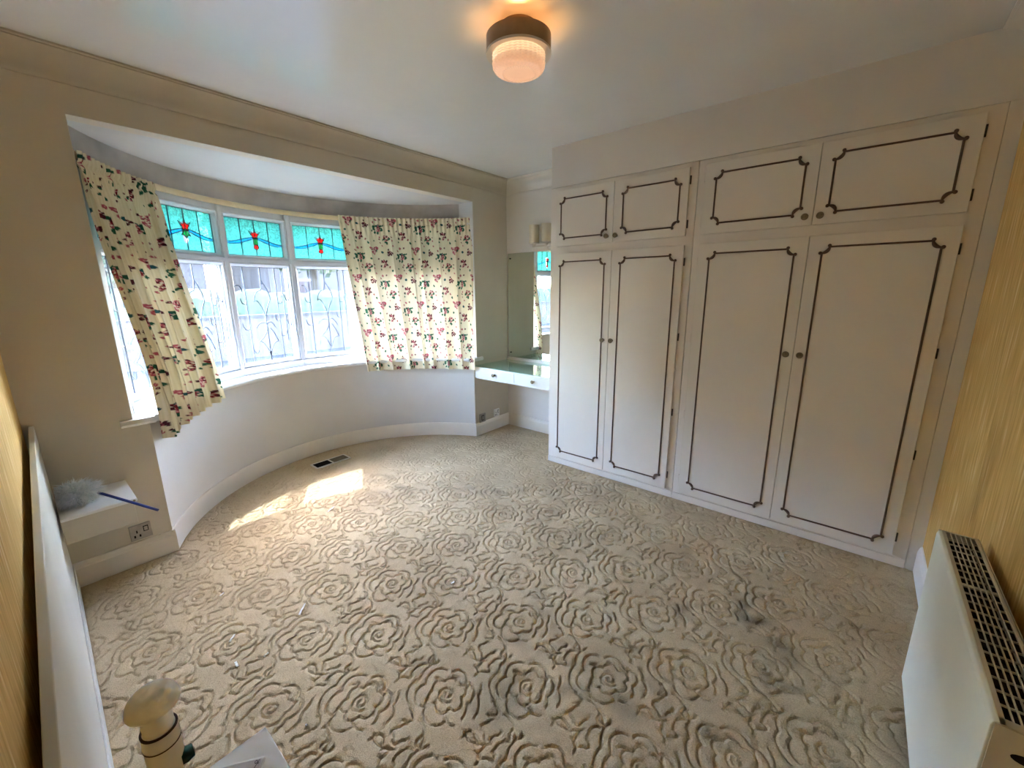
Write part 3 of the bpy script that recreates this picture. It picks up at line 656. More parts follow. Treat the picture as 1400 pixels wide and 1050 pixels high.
for y in (2.452, 2.312):
    h = wl.part('lamp_holder', MB().lathe([(0.001, 1.826), (0.012, 1.826), (0.013, 1.842), (0.02, 1.856), (0.048, 1.860), (0.048, 1.866), (0.012, 1.868), (0.010, 1.93), (0.001, 1.932)], (3.262, y, 0), 20), M['chrome'], smooth=True)
    R = 0.046
    s_ = wl.part('shade', MB().lathe([(R, 1.868), (R, 2.022), (R-0.003, 2.022), (R-0.003, 1.868), (R, 1.868)], (3.262, y, 0), 28), M['shade'], smooth=True)

# ================================================================== SOCKETS
def socket(x0, x1, z0, z1, m, label, holes, group='wall sockets'):
    y = YW+0.006; t = Thing('wall_socket', ((x0+x1)/2, y, (z0+z1)/2), label, 'socket', group); w = x1-x0; h = z1-z0
    t.part('plate', MB().box(x0, x1, y-0.010, y, z0, z1), m, bevel=0.003)
    P = lambda a, b, c, d, nm, mt, k=0.0005: t.part(nm, MB().box(x0+a*w, x0+b*w, y-0.010-k, y-0.0095, z0+c*h, z0+d*h), mt)
    if holes:
        P(.16, .24, .18, .34, 'pin_hole', M['black']); P(.40, .48, .18, .34, 'pin_hole', M['black']); P(.29, .35, .46, .64, 'pin_hole', M['black'])
        P(.62, .86, .46, .82, 'rocker_surround', M['black'], .0008); P(.66, .82, .52, .76, 'rocker', m, .004)
    else:
        P(.28, .72, .2, .8, 'rocker_surround', M['black'], .0008); P(.36, .64, .28, .72, 'rocker', m, .003)
socket(0.207, 0.297, 0.140, 0.226, M['steel'], 'brushed steel single socket on the pier below the duster ledge', True)
socket(2.873, 2.958, 0.124, 0.214, M['steel'], 'dark steel socket plate under the dressing table', False)
socket(3.088, 3.172, 0.132, 0.216, M['plastic'], 'pale plastic socket under the dressing table, nearest the corner', True)

# ================================================================== FLOOR VENT
fv = Thing('floor_vent', (1.57, 3.375, 0), 'dark rectangular floor vent let into the carpet by the bay', 'floor vent')
x0, x1, y0, y1 = 1.418, 1.722, 3.312, 3.438
fv.part('well', MB().box(x0+.006, x1-.006, y0+.006, y1-.006, -0.020, 0.0005), M['black'])
mb = MB(); 
for b in ((x0, x1, y0, y0+.012), (x0, x1, y1-.012, y1), (x0, x0+.012, y0, y1), (x1-.012, x1, y0, y1)): mb.box(*b, -0.01, 0.004)
fv.part('rim', mb, M['radside'])
fv.part('cross_bar', MB().box(1.562, 1.574, y0+.01, y1-.01, -0.008, 0.0042), M['radside'])
fv.part('flap', MB().box(1.574, x1-.012, y0+.012, y1-.012, -0.004, 0.0016), mat('brown vent flap', (0.14, 0.10, 0.06), 0.6, 0.3, var=.3, vscale=20))

# ================================================================== CURTAINS
CREAM = np.array((0.79, 0.715, 0.525)); 
PAL = dict(r=(0.26, 0.028, 0.035), p=(0.42, 0.09, 0.12), l=(0.66, 0.33, 0.32), g=(0.030, 0.12, 0.070), t=(0.03, 0.10, 0.11), d=(0.09, 0.022, 0.03), y=(0.55, 0.38, 0.16), w=(0.84, 0.74, 0.62))
def flower_blobs():
    """half-drop repeat of bouquets and buds: (x, y, rx, ry, angle, colour)"""
    rg = random.Random(11); B = []
    def bouquet(cx, cy, leaf, cols, n=5, s=1.0, nl=7):
        s *= 1.22
        for i in range(nl+2):
            a = rg.uniform(0, 2*pi); r = 0.034*s*rg.uniform(.5, 1.1)
            B.append((cx+r*math.cos(a), cy+r*math.sin(a)*1.1, 0.0120*s*rg.uniform(.8, 1.2), 0.0080*s, rg.uniform(0, pi), leaf))
        for i in range(n+2):
            a = rg.uniform(0, 2*pi); r = 0.022*s*rg.uniform(.2, 1.1)
            c = cols[i % len(cols)]; x, y = cx+r*math.cos(a), cy+r*math.sin(a)
            B.append((x, y, 0.0125*s*rg.uniform(.8, 1.1), 0.0105*s, rg.uniform(0, pi), c))
            for q in range(3):
                b = a+q*2.1; B.append((x+0.0055*s*math.cos(b), y+0.0055*s*math.sin(b), 0.0048*s, 0.0032*s, b, ('l', 'd', 'w')[q] if c != 'l' else ('p', 'w', 'p')[q]))
    def bud(cx, cy, c, s=1.0):
        a = rg.uniform(0, pi); B.append((cx, cy, 0.0105*s, 0.0082*s, a, c))
        if c in 'rpd': B.append((cx+0.002, cy+0.001, 0.0035*s, 0.003*s, a, 'l'))
    k = 0.00144
    bouquet(0, 0, 'g', ['p', 't', 'r', 'g'], 5, 1.0, 11)
    bouquet(17*k, 130*k, 'd', ['r', 'p', 'r'], 4, .85, 5)
    bouquet(212*k, 118*k, 'g', ['p', 'r'], 4, .8, 4); B.append((214*k, 88*k, .014, .010, 1.2, 'g')); B.append((205*k, 92*k, .012, .007, .4, 'g'))
    bouquet(112*k, 45*k, 'p', ['p', 'l', 'p'], 6, .95, 3); B.append((130*k, 40*k, .014, .006, 1.0, 'g'))
    bouquet(227*k, 25*k, 'd', ['r', 'd'], 4, .75, 4)
    for x, y, c, s in ((-6, 55, 'p', 1.2), (25, 58, 'd', .9), (172, 30, 't', 1.3), (82, -10, 'g', 1.1), (137, -12, 'd', .9), (10, -50, 'p', .9), (10, -83, 'd', .7), (150, -60, 'g', .8), (60, 110, 'r', .9), (75, 88, 'g', 1.1),
                       (120, 100, 'g', .8), (160, 110, 'd', .8), (255, 70, 'p', .8), (270, -10, 'g', .8), (285, 40, 'r', .8), (40, 20, 'g', .9), (180, 70, 'p', .7), (250, 125, 'd', .7), (300, 95, 'g', .8), (95, -70, 'p', .8)):
        bud(x*k, y*k, c, s)
    return B
BL = flower_blobs(); LX, LY = 0.447, 0.249
def paint(u, v):
    col = np.tile(CREAM, (len(u), 1))
    jx = u+0.002*np.sin(v*160); 
    for bx, by, rx, ry, a, c in BL:
        ca, sa = math.cos(a), math.sin(a); m = None
        for ox, oy in ((0, 0), (LX/2, LY)):
            du = jx-bx-ox; dv = v-by-oy; du = du-np.round(du/LX)*LX; dv = dv-np.round(dv/(2*LY))*2*LY
            p = du*ca+dv*sa; q = -du*sa+dv*ca; k = (p/rx)**2+(q/ry)**2 < 1
            m = k if m is None else (m | k)
        col[m] = PAL[c]
    return col
def curtain(name, label, top, bot, zt, zb, Rt, Rb, width, folds, amp, hd, seed, sag=None):
    st = 0.0045; nu = int(width/st); nv = int((zt-zb)/st); s = np.linspace(0, 1, nu+1); t = np.linspace(0, 1, nv+1); S_, T_ = np.meshgrid(s, t, indexing='ij')
    rg = np.random.default_rng(seed)
    # uneven folds
    ph = np.cumsum(0.6+0.8*rg.random(nu+1)); ph = np.interp(np.linspace(0, 1, nu+1), np.linspace(0, 1, 13), np.cumsum(np.r_[0, 0.6+0.8*rg.random(12)])); ph = (ph-ph[0])/(ph[-1]-ph[0])
    w = 0.5-0.5*np.cos(np.clip((T_-0.03)/0.12, 0, 1)*pi)
    ampt = amp[0]*(1-w)+w*(amp[0]*0.8+(amp[1]-amp[0]*0.8)*T_)
    fa = pi*folds*ph[:, None]+0.35*np.sin(3*T_+seed)
    f_lo = 1-2*np.abs(np.sin(fa))**0.75+0.25*np.sin(2*pi*folds*1.6*ph[:, None]+1.7+0.8*T_)
    f_hi = np.sin(2*pi*hd*S_+0.4*np.sin(9*S_))
    off = ampt*(f_lo*w+f_hi*(1-w)*0.9)
    # pinch at the header tape
    off += -0.010*np.exp(-((T_*(zt-zb)-0.055)/0.012)**2)
    ease = 0.5-0.5*np.cos(np.clip(T_/0.95, 0, 1)*pi)
    lean = T_**1.1
    A = np.radians((top[0]+(top[1]-top[0])*S_)*(1-lean)+(bot[0]+(bot[1]-bot[0])*S_)*lean)
    R = Rt*(1-ease)+Rb*ease-off
    tang = 0.35*ampt*np.cos(2*pi*folds*ph[:, None])*w
    A = A+tang/R
    zz = zt-(zt-zb)*T_ + (sag(S_)*T_ if sag else 0)
    X = CX+R*np.sin(A); Y = CY+R*np.cos(A)
    Y = np.where(X < OPL+0.03, np.minimum(Y, 99), Y)
    V = np.stack([X, Y, zz], -1).reshape(-1, 3).astype(np.float32)
    idx = np.arange((nu+1)*(nv+1)).reshape(nu+1, nv+1); Q = np.stack([idx[:-1, :-1], idx[1:, :-1], idx[1:, 1:], idx[:-1, 1:]], -1).reshape(-1, 4)
    me = bpy.data.meshes.new(name); me.vertices.add(len(V)); me.loops.add(Q.size); me.polygons.add(len(Q))
    base = (float(V[:, 0].mean()), float(V[:, 1].mean()), zb); me.vertices.foreach_set('co', (V-np.array(base, np.float32)).ravel())
    me.loops.foreach_set('vertex_index', Q.ravel().astype(np.int32)); me.polygons.foreach_set('loop_start', np.arange(0, Q.size, 4, dtype=np.int32)); me.polygons.foreach_set('use_smooth', np.ones(len(Q), bool)); me.update(calc_edges=True)
    u = (S_*width).ravel(); v = (-(zt-zb)*T_).ravel()
    c = paint(u+0.07*seed, v+0.10*seed); at = me.color_attributes.new('print', 'FLOAT_COLOR', 'POINT'); at.data.foreach_set('color', np.c_[c, np.ones(len(c))].astype(np.float32).ravel())
    uv = me.uv_layers.new(name='UVMap'); lp = Q.ravel(); uv.data.foreach_set('uv', np.c_[u[lp], v[lp]].astype(np.float32).ravel())
    t_ = Thing(name, base, label, 'curtain', 'floral curtains at the bay window')
    o = obj('cloth', me, M['cloth'], t_.o)
    # hem band and header tape hooks
    n = 9
    for i in range(n):
        a = math.radians(top[0]+(top[1]-top[0])*(i+.5)/n); hk = MB().tube([pol(Rt+0.012, a, zt-0.03), pol(Rt+0.016, a, zt-0.012), pol(Rt+0.018, a, zt+0.002)], 0.002, 6)
        t_.part('hook', hk, M['brass'])
    return t_
curtain('floral_curtain', 'bunched floral cream curtain drawn aside by the pier, hanging askew over the sill', (-66.5, -40.8), (-67.2, -36.6), 2.082, 0.665, 1.385, 1.262, 1.10, 9, (0.017, 0.036), 15, 3, sag=lambda s: 0.055*s**1.5)
curtain('floral_curtain', 'spread floral cream curtain covering the window lights nearest the dressing table', (16.6, 66.6), (21.4, 68.2), 2.092, 0.690, 1.385, 1.268, 1.42, 8, (0.009, 0.013), 30, 1, sag=lambda s: 0.012*(1-s))
cr = Thing('curtain_rail', pol(1.41, 0, 2.06), 'cream curved curtain rail fixed below the bay lintel', 'curtain rail')
cr.part('track', ring_prof(MB(), [(-0.004, 2.050), (0.010, 2.050), (0.013, 2.056), (0.013, 2.080), (0.008, 2.086), (-0.004, 2.086)], 1.408, math.radians(-66.5), math.radians(66.5)), M['rail'], smooth=True)
for k in range(9):
    a = math.radians(-60+15*k); b0 = pol(1.408, a, 2.08)
    cr.part('bracket', MB().tube([pol(1.408, a, 2.078), pol(1.446, a, 2.085)], 0.006, 8), M['rail'])

# ================================================================== CEILING LAMP
LXc, LYc = 1.487, 1.197
cl = Thing('ceiling_lamp', (LXc, LYc, ZC), 'bronze drum ceiling lamp with lit textured glass bowl', 'ceiling lamp')
cl.part('collar', MB().lathe([(0.001, ZC), (0.072, ZC), (0.072, 2.4100), (0.001, 2.4100)], (LXc, LYc, 0), 40), M['bronze'], smooth=True)
cl.part('spider', MB().box(LXc-0.122, LXc+0.122, LYc-0.006, LYc+0.006, 2.4070, 2.4110).box(LXc-0.006, LXc+0.006, LYc-0.122, LYc+0.122, 2.4070, 2.4110), M['bronze'])
cl.part('drum_band', MB().lathe([(0.1285, 2.3600), (0.1285, 2.4160), (0.1245, 2.4160), (0.1245, 2.3600), (0.1285, 2.3600)], (LXc, LYc, 0), 64), M['bronze'], smooth=True)
cl.part('rim_ring', MB().lathe([(0.1295, 2.3520), (0.1305, 2.3590), (0.1255, 2.3640), (0.105, 2.3620), (0.104, 2.3540), (0.1295, 2.3520)], (LXc, LYc, 0), 64), M['chrome'], smooth=True)
prof = []
for i in range(5):
    z = 2.3620-0.0085*i; prof += [(0.1005, z), (0.1045, z-0.003), (0.1045, z-0.0055)]
for i in range(9):
    t = i/8*pi/2; prof.append((0.078+0.026*math.cos(t), 2.3180-0.026*math.sin(t)))
prof += [(0.066, 2.2880), (0.055, 2.2930), (0.035, 2.2900), (0.02, 2.2930), (0.0005, 2.2910)]
cl.part('glass_bowl', MB().lathe(prof, (LXc, LYc, 0), 96, fn=lambda t, h: 1+0.018*math.cos(32*t)*(1 if h < 2.3600 else 0)), M['lampglass'], smooth=True)
ld = bpy.data.lights.new('lamp_bulb', 'POINT'); ld.energy = 0.33; ld.color = (1.0, 0.58, 0.22); ld.shadow_soft_size = 0.03
lo_ = bpy.data.objects.new('lamp_bulb', ld); COL.objects.link(lo_); lo_.parent = cl.o; lo_.location = (0.0, 0.0, 2.388-ZC)

# ================================================================== RADIATOR
rx0, rx1, ryf, ryb, rz0, rz1 = 1.000, 1.793, -0.276, -0.367, 0.092, 0.681
ra = Thing('radiator', ((rx0+rx1)/2, (ryf+ryb)/2, 0.0), 'white double panel radiator with top grille against the yellow wallpaper', 'radiator')
# convex front panel with rolled edge
prof = [(ryf-0.012, rz0), (ryf-0.004, rz0+0.004), (ryf, rz0+0.014), (ryf, rz1-0.014), (ryf-0.003, rz1-0.004), (ryf-0.010, rz1), (ryf-0.014, rz1-0.004), (ryf-0.014, rz0+0.004)]
ra.part('front_panel', MB().prism(prof, lambda u, v, t: (t, u, v), rx0+0.006, rx1-0.004), M['rad'], bevel=0.002)
ra.part('rear_panel', MB().box(rx0+0.01, rx1-0.008, ryb, ryb+0.012, rz0, rz1-0.035), M['rad'])
for x in (rx0, rx1-0.003):
    sd = MB().box(x, x+0.003, ryb, ryf-0.004, rz0+0.01, rz1-0.002); s_ = ra.part('side_panel', sd, M['radside'])
    xs = x-0.0006 if x == rx0 else x+0.003
    ra.part('slot', MB().loops([[(xs, (ryf+ryb)/2-0.004+0.020*math.cos(t), rz1-0.052+0.009*math.sin(t)) for t in np.linspace(0, 2*pi, 16, endpoint=False)], [(xs+0.0007, (ryf+ryb)/2-0.004+0.020*math.cos(t), rz1-0.052+0.009*math.sin(t)) for t in np.linspace(0, 2*pi, 16, endpoint=False)]]), M['black'], s_)
fins = MB()
for i in range(26):
    x = rx0+0.02+(rx1-rx0-0.04)*i/25; fins.box(x, x+0.002, ryb+0.016, ryf-0.018, rz0+0.03, rz1-0.025)
ra.part('fins', fins, M['fin'])
ra.part('core', MB().box(rx0+0.005, rx1-0.005, ryb+0.0125, ryf-0.0145, rz0+0.03, rz1-0.030), M['fin'])  # solid dark filler in place of the shade between the panels
ra.part('rear_shade_strip', MB().box(rx0+0.005, rx1-0.005, ryb+0.0005, ryb+0.004, rz1-0.034, rz1-0.007), M['fin'])  # added dark strip, paints shade over the rear panel under the grille
ra.part('rear_flange', MB().box(rx0+0.004, rx1-0.004, ryb-0.002, ryb, rz1-0.05, rz1-0.002), M['radside'])
gy0, gy1 = ryb+0.002, ryf-0.010
mb = MB()
for b in ((rx0+.003, rx1-.003, gy0, gy0+0.007), (rx0+.003, rx1-.003, gy1-0.009, gy1), (rx0+.003, rx0+.022, gy0, gy1), (rx1-.010, rx1-.003, gy0, gy1)): mb.box(*b, rz1-0.006, rz1-0.001)
gr = ra.part('grille', mb, M['radside'], bevel=0.001)
for j in range(1, 6):
    y = gy0+0.007+(gy1-gy0-0.016)*j/6; ra.part('grille_bar', MB().box(rx0+.01, rx1-.008, y-0.0012, y+0.0012, rz1-0.005, rz1-0.0012), M['radside'], gr)
rows = 20
for i in range(1, rows):
    x = rx0+0.022+(rx1-rx0-0.032)*i/rows; wd = 0.0065 if i == 12 else 0.0011
    ra.part('grille_bar', MB().box(x-wd, x+wd, gy0+.004, gy1-.006, rz1-0.0065, rz1-0.0025), M['radside'], gr)
for x in (rx0+0.12, rx1-0.12):
    ra.part('wall_bracket', MB().box(x-0.02, x+0.02, YB+0.001, ryb+0.001, 0.16, 0.60), M['radside'])
for x, s in ((rx0-0.035, -1), (rx1+0.035, 1)):
    ra.part('tail_pipe', MB().tube([(x, -0.32, 0.0), (x, -0.32, 0.10), (x-s*0.012, -0.32, 0.118), (x-s*0.04, -0.32, 0.12)], 0.0085, 10), M['chrome'], smooth=True)
    ra.part('valve', MB().lathe([(0.001, 0.10), (0.016, 0.10), (0.018, 0.12), (0.018, 0.165), (0.014, 0.172), (0.001, 0.172)], (x, -0.32, 0), 16), M['plastic'], smooth=True)

# ================================================================== HEADBOARD, LEDGE, DUSTER
PX = lambda y, d: XL_AT(y)+d
def along(mb, d0, d1, z0, z1, y0, y1):
    sk = -0.004                                   # the near end stands a little closer to the wall
    q = [(PX(y0, d0)+sk, y0), (PX(y0, d1)+sk, y0), (PX(y1, d1), y1), (PX(y1, d0), y1)]
    return mb.loops([[(x, y, z0) for x, y in q], [(q[0][0], y0, z1-0.03), (q[1][0], y0, z1-0.03), (q[2][0], y1, z1), (q[3][0], y1, z1)]])
hb = Thing('headboard', (PX(1.6, .03), 1.6, 0), 'long cream headboard panel standing along the yellow wallpaper', 'headboard')
hb.part('panel', along(MB(), 0.0205, 0.0375, 0.0, 0.852, 0.72, YW-0.002), M['headboard'], bevel=0.002)
hb.part('lower_rail', along(MB(), 0.0378, 0.0435, 0.0, 0.132, 0.72, YW-0.012), M['headboard'], bevel=0.0015)
hb.part('spacer', along(MB(), 0.001, 0.0150, 0.30, 0.42, 2.2, 2.3), M['twig'])
le = Thing('wall_ledge', (0.11, 2.69, 0.36), 'white boxed bedside ledge fixed to the pier between headboard and window', 'ledge')
le.part('top_board', MB().box(PX(2.69, .042), 0.238, 2.532, YW+0.004, 0.474, 0.489), M['white'], bevel=0.003)
le.part('box', MB().box(PX(2.69, .042), 0.226, 2.545, YW+0.004, 0.362, 0.474), M['wall'], bevel=0.003)
le.part('screw', MB().lathe([(0.0005, -0.003), (0.005, -0.002), (0.005, 0.0)], (0.226, 2.5305, 0.481), 10, 'y'), M['brass'])
du = Thing('feather_duster', (0.07, 2.66, 0.489), 'grey blue fluffy duster with blue stick lying on the white ledge', 'duster')
c0 = Vector((0.050, 2.655, 0.489+0.058)); ax = Vector((0.86, -0.48, -0.03)).normalized()
hs = Vector((0.140, 2.606, 0.523)); he = Vector((0.286, 2.400, 0.452))
du.part('stick', MB().tube([hs-(he-hs)*0.35, hs, he], 0.006, 10), M['blue'], smooth=True)
core = MB().ball(tuple(c0), 0.042, 14, 10); du.part('core', core, M['fluff'], smooth=True)
fl = MB(); rg = random.Random(5)
for i in range(2600):
    a = rg.uniform(0, 2*pi); t = rg.uniform(-1, 1); s = math.sqrt(1-t*t)
    d = Vector((t, s*math.cos(a), s*math.sin(a))); d = Vector((d.x*1.25, d.y*0.85, d.z*0.80))
    base = c0+d*0.030; tip = c0+d*rg.uniform(0.062, 0.088)+Vector((rg.uniform(-.02, .02), rg.uniform(-.02, .02), rg.uniform(-.018, .012)))
    tip.z = max(tip.z, 0.4915); base.z = max(base.z, 0.492); tip.y = min(tip.y, YW-0.004); tip.x = max(tip.x, PX(2.7, .045))
    mid = (base+tip)/2+Vector((rg.uniform(-.014, .014), rg.uniform(-.014, .014), rg.uniform(-.008, .014))); mid.z = max(mid.z, 0.492); mid.x = max(mid.x, PX(2.7, .045))
    q = Vector((rg.uniform(-1, 1), rg.uniform(-1, 1), rg.uniform(-1, 1))).normalized()*0.0016
    fl.add([base-q, base+q, mid-q*1.3, mid+q*1.3, tip], [(0, 1, 3, 2), (2, 3, 4)])
o = du.part('fluff', fl, M['fluff']); o['kind'] = 'stuff'

# ================================================================== BEDSIDE TABLE, LAMP, CARD
TZ = 0.50
bt = Thing('bedside_table', (0.085, 0.70, 0), 'small white bedside table beside the headboard', 'bedside table')
bt.part('top', MB().box(-0.048, 0.205, 0.50, 0.894, TZ-0.02, TZ), M['white'], bevel=0.002)
for x in (-0.036, 0.165):
    for y in (0.512, 0.852): bt.part('leg', MB().box(x, x+0.03, y, y+0.03, 0.0, TZ-0.02), M['white'])
bt.part('apron', MB().box(-0.030, 0.190, 0.855, 0.87, TZ-0.09, TZ-0.02), M['white'])
BX, BY, BZ = 0.0325, 0.664, 0.900
bl = Thing('table_lamp', (BX, BY, TZ), 'bare white bulb in a white lamp holder on the bedside table', 'lamp')
def LP(p): return [(r, z+BZ) for r, z in p]
bl.part('bulb', MB().lathe(LP([(0.0005, 0.024), (0.010, 0.0230), (0.020, 0.0185), (0.026, 0.0125), (0.0290, 0.005), (0.0300, 0.000), (0.0292, -0.003), (0.0265, -0.0045), (0.0190, -0.0055), (0.0172, -0.008), (0.0172, -0.036), (0.001, -0.036)]), (BX, BY, 0), 40), M['bulb'], smooth=True)
ho = bl.part('lamp_holder', MB().lathe(LP([(0.001, -0.034), (0.0165, -0.034), (0.0165, -0.040), (0.0205, -0.041), (0.0210, -0.062), (0.0200, -0.064), (0.0205, -0.066), (0.0205, -0.110), (0.0150, -0.125), (0.001, -0.125)]), (BX, BY, 0), 36), M['plastic'], smooth=True)
bl.part('ring', MB().lathe(LP([(0.0170, -0.0405), (0.0207, -0.0400), (0.0207, -0.0425), (0.0170, -0.0425), (0.0170, -0.0405)]), (BX, BY, 0), 36), M['rubber'], ho)
bl.part('ring', MB().lathe(LP([(0.0195, -0.0630), (0.0212, -0.0632), (0.0212, -0.0645), (0.0195, -0.0647), (0.0195, -0.0630)]), (BX, BY, 0), 36), M['rubber'], ho)
bl.part('switch', MB().lathe([(0.001, 0), (0.010, 0), (0.011, 0.006), (0.009, 0.014), (0.001, 0.016)], (BX+0.014, BY-0.008, BZ-0.102), 16, 'x'), M['green'], smooth=True)
bl.part('stem', MB().lathe(LP([(0.001, -0.12), (0.014, -0.12), (0.016, -0.16), (0.028, -0.20), (0.042, -0.26), (0.040, -0.32), (0.028, -0.36), (0.050, -0.385), (0.060, TZ-BZ+0.001), (0.001, TZ-BZ+0.001)]), (BX, BY, 0), 36), M['green'], smooth=True)
pc = Thing('picture_card', (0.12, 0.80, TZ), 'flat white rimmed card case with lilac grey print on the bedside table', 'card')
a = math.radians(-36); ux = Vector((math.cos(a), math.sin(a), 0)); uy = Vector((-math.sin(a), math.cos(a), 0)); far = Vector((0.179, 0.822, TZ))   # far right corner
def quad(mb, u0, u1, v0, v1, z0, z1):
    q = [far+ux*u+uy*v for u, v in ((u0, v0), (u1, v0), (u1, v1), (u0, v1))]
    return mb.loops([[(p.x, p.y, TZ+z0) for p in q], [(p.x, p.y, TZ+z1) for p in q]])
pc.part('case', quad(MB(), -0.12, 0, -0.085, 0, 0.0005, 0.009), M['white'], bevel=0.0015)
pc.part('print', quad(MB(), -0.116, -0.005, -0.081, -0.004, 0.0088, 0.0094), M['cardtop'])
def ink(pts): return MB().ribbon([tuple(far+ux*u+uy*v+Vector((0, 0, 0.0094))) for u, v in pts], 0.0009, 0.0003, (0, 0, 1))
pc.part('glyph', ink([(-0.0135+0.0022*math.cos(t), -0.009+0.0028*math.sin(t)) for t in np.linspace(0, 2*pi, 18)]), M['black'])
pc.part('glyph', ink([(-0.0085, -0.006), (-0.0105, -0.012), (-0.014, -0.021), (-0.0165, -0.030)]), M['black'])
pc.part('glyph', ink([(-0.0105, -0.012), (-0.0085, -0.0135), (-0.0080, -0.0105)]), M['black'])

# ================================================================== DEBRIS ON THE CARPET
f_ = 567.54
def floor_at(x, y, z=0.0):
    d = _fw+_rt*((x-700)/f_)+_up*((525-y)/f_); t = (z-1.44)/d.z; return Vector((0, 0, 1.44))+d*t
deb = [((409, 841), (417, 826), 'paper', 'longest white paper shred lying on the carpet'), ((314, 878), (321, 868), 'paper', 'white paper shred on the carpet beside a carved rose'),
       ((361, 898), (367, 893), 'paper', 'small slanting white crumb on the carpet between the longest shred and the bulb'), ((322, 905), (325, 912), 'paper', 'stubby white crumb on the carpet beside the bare bulb'), ((301, 815), (306, 811), 'paper', 'small white crumb on the carpet between the headboard and the sun patch'),
       ((392, 876), (406, 869), 'twig', 'longer brown twig on the carpet near white shreds'), ((424, 867), (432, 865), 'twig', 'short brown twig on the carpet'), ((617, 798), (621, 796), 'paper', 'lone white crumb at the heart of a rose in the middle of the carpet'), ((418, 993), (420, 991), 'paper', 'tiny white crumb on the carpet just off the bedside table corner'),
       ((448, 700), (457, 693), 'paper', 'thin white shred just beyond the sun patch')]
for i, ((ax_, ay_), (bx_, by_), m, lab) in enumerate(deb):
    p, q = floor_at(ax_, ay_), floor_at(bx_, by_); L = (q-p).length
    mid = (p+q)/2; d = (q-p)/2
    w = 0.004 if m == 'paper' else 0.0022
    mb = MB(); s = Vector((-d.y, d.x, 0)).normalized()*w
    rings = []
    for t, h in ((-1, .0), (-.3, .0035), (.4, .001), (1, .004)):
        c = mid+d*t; rings.append([tuple(c-s+Vector((0, 0, h))), tuple(c+s+Vector((0, 0, h*.7))), tuple(c+s+Vector((0, 0, h*.7+.0015))), tuple(c-s+Vector((0, 0, h+.0015)))])
    mb.loops(rings)
    single('paper_shred' if m == 'paper' else 'twig', mb, M[m], tuple(mid), lab or 'tiny white paper crumb dropped on the carpet', 'paper' if m == 'paper' else 'twig', 'litter on the carpet')

# ================================================================== OUTSIDE
struct('ground', MB().box(-30, 30, 4.05, 60, -0.5, -0.35), M['paving'])
# tiled bay roof with an eave and gutter that shade the stained lights
mb = MB()
A = math.radians(74)
mb.loops([[pol(1.60, -A+2*A*i/60, 2.075), pol(1.835, -A+2*A*i/60, 2.10), pol(1.835, -A+2*A*i/60, 2.18), pol(1.30, -A+2*A*i/60, 2.62), pol(1.30, -A+2*A*i/60, 2.52)] for i in range(61)])
mb.v = [(x, max(y, 3.15), z) for x, y, z in mb.v]
struct('roof_bay', mb, M['rooftile'])
A = math.radians(61)
gt = Thing('rain_gutter', pol(1.86, 0, 2.09), 'white rain gutter along the eave outside the bay window', 'gutter')
gt.part('channel', MB().loops([[pol(1.875+0.036*math.cos(t), -A+2*A*i/60, 2.155+0.036*math.sin(t)) for t in np.linspace(0, 2*pi, 10, endpoint=False)] for i in range(61)]), M['winframe'], smooth=True)
gw_ = Thing('garden_wall', (1.5, 13, -0.35), 'low dark brick garden wall outside the bay window', 'garden wall')
gw_.part('wall_body', MB().box(-20, 24, 12.9, 13.2, -0.35, 0.75), M['render']); gw_.part('coping', MB().box(-20, 24, 12.85, 13.25, 0.75, 0.82), M['paving'])
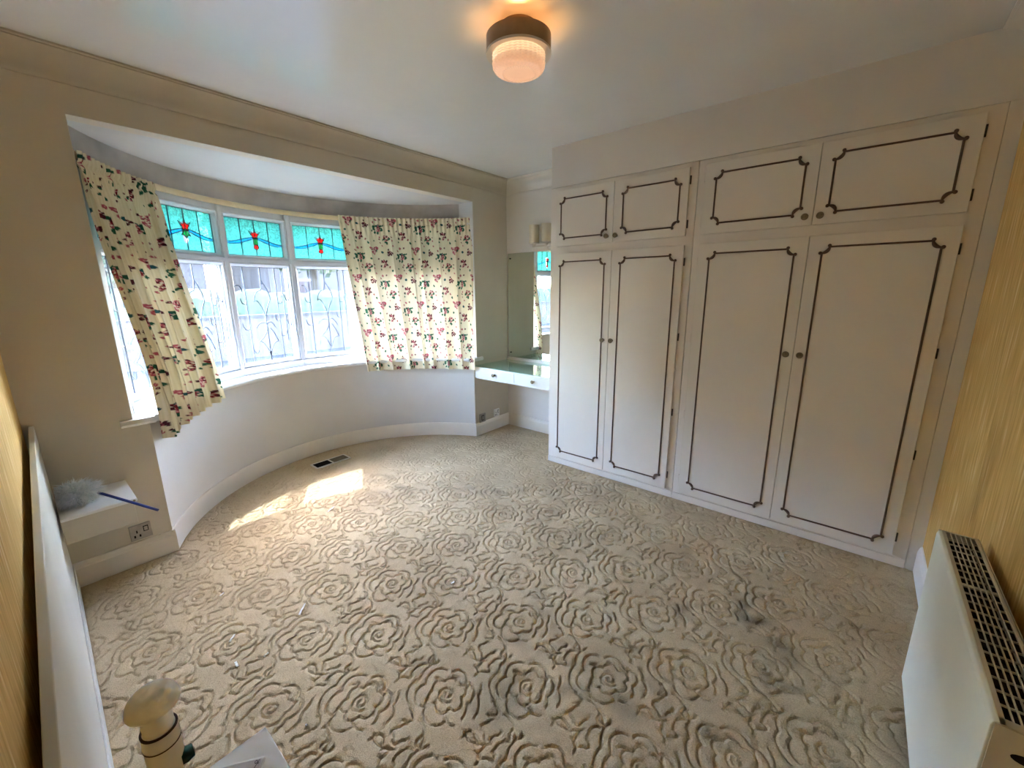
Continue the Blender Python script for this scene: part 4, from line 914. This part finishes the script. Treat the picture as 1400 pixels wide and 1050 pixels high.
def house(x0, x1, y, h, label):  # added as a tall dark backdrop to lower the brightness seen through the panes
    t = Thing('house', ((x0+x1)/2, y, -0.35), label, 'house', 'houses added across the street')
    t.part('wall_body', MB().box(x0, x1, y, y+8, -0.35, h), M['render'])
    rf = MB().prism([(y-0.5, h-0.1), (y+8.5, h-0.1), (y+4, h+3.0)], lambda u, v, q: (q, u, v), x0-0.4, x1+0.4); t.part('roof', rf, M['rooftile'])
    n = 3; w = (x1-x0)/n
    for i in range(n):
        for z0 in (0.7, 3.4):
            cx_ = x0+w*(i+.5); f = t.part('window', MB().box(cx_-0.8, cx_+0.8, y-0.06, y+0.02, z0, z0+1.4), M['winframe'])
            t.part('pane', MB().box(cx_-0.72, cx_+0.72, y-0.075, y-0.055, z0+0.08, z0+1.32), M['fin'], f)
house(-16, -6, 24, 5.6, 'added dark brick house across the street, seen through the light next to the bunched curtain')
house(-3.5, 6.5, 25, 5.6, 'added dark brick house across the street, in the middle of the row')
house(9, 19, 24, 5.6, 'added dark brick house across the street, behind the spread curtain')
rg = random.Random(9)
def tree(x, y, h, r, label):  # added with the houses to keep bright low sky out of the panes
    t = Thing('street_tree', (x, y, -0.35), label, 'tree', 'trees added along the street')
    t.part('trunk', MB().tube([(x, y, -0.35), (x+.05, y, h*.35), (x, y, h*.7)], [.16, .13, .07], 8), M['bark'])
    lf = MB()
    for i in range(1500):
        a = rg.uniform(0, 2*pi); c = rg.uniform(-1, 1); q = rg.uniform(.55, 1)**.5; ss = math.sqrt(1-c*c)
        p = Vector((x+r*q*ss*math.cos(a), y+r*q*ss*math.sin(a), h*.66+h*.36*q*c)); u = Vector((rg.uniform(-1, 1), rg.uniform(-1, 1), rg.uniform(-1, 1))).normalized()*.16; v = u.orthogonal().normalized()*.12
        lf.add([p-u, p+v, p+u, p-v], [(0, 1, 2, 3)])
    o = t.part('foliage', lf, M['hedge']); o['kind'] = 'stuff'
tree(-7.5, 17.5, 6.2, 2.3, 'added leafy street tree seen through the light next to the bunched curtain')
tree(2.2, 18.5, 5.6, 2.2, 'added leafy street tree in front of the middle house')
tree(8.0, 17.0, 6.6, 2.5, 'added leafy street tree behind the spread curtain')
hd = MB(); rings = []; nx = 90
for i in range(nx+1):
    x = -20+44*i/nx; ring = []
    for j in range(12):
        a = pi*j/11; ring.append((x, 15.2-1.0*math.cos(a)*(1+rg.uniform(-.15, .15)), -0.3+1.75*math.sin(a)**0.6*(1+rg.uniform(-.10, .10))))
    rings.append(ring)
hd.loops(rings)
single('hedge', hd, M['hedge'], (2, 15.2, -0.35), 'clipped green hedge beyond the garden wall outside', 'hedge', smooth=True)
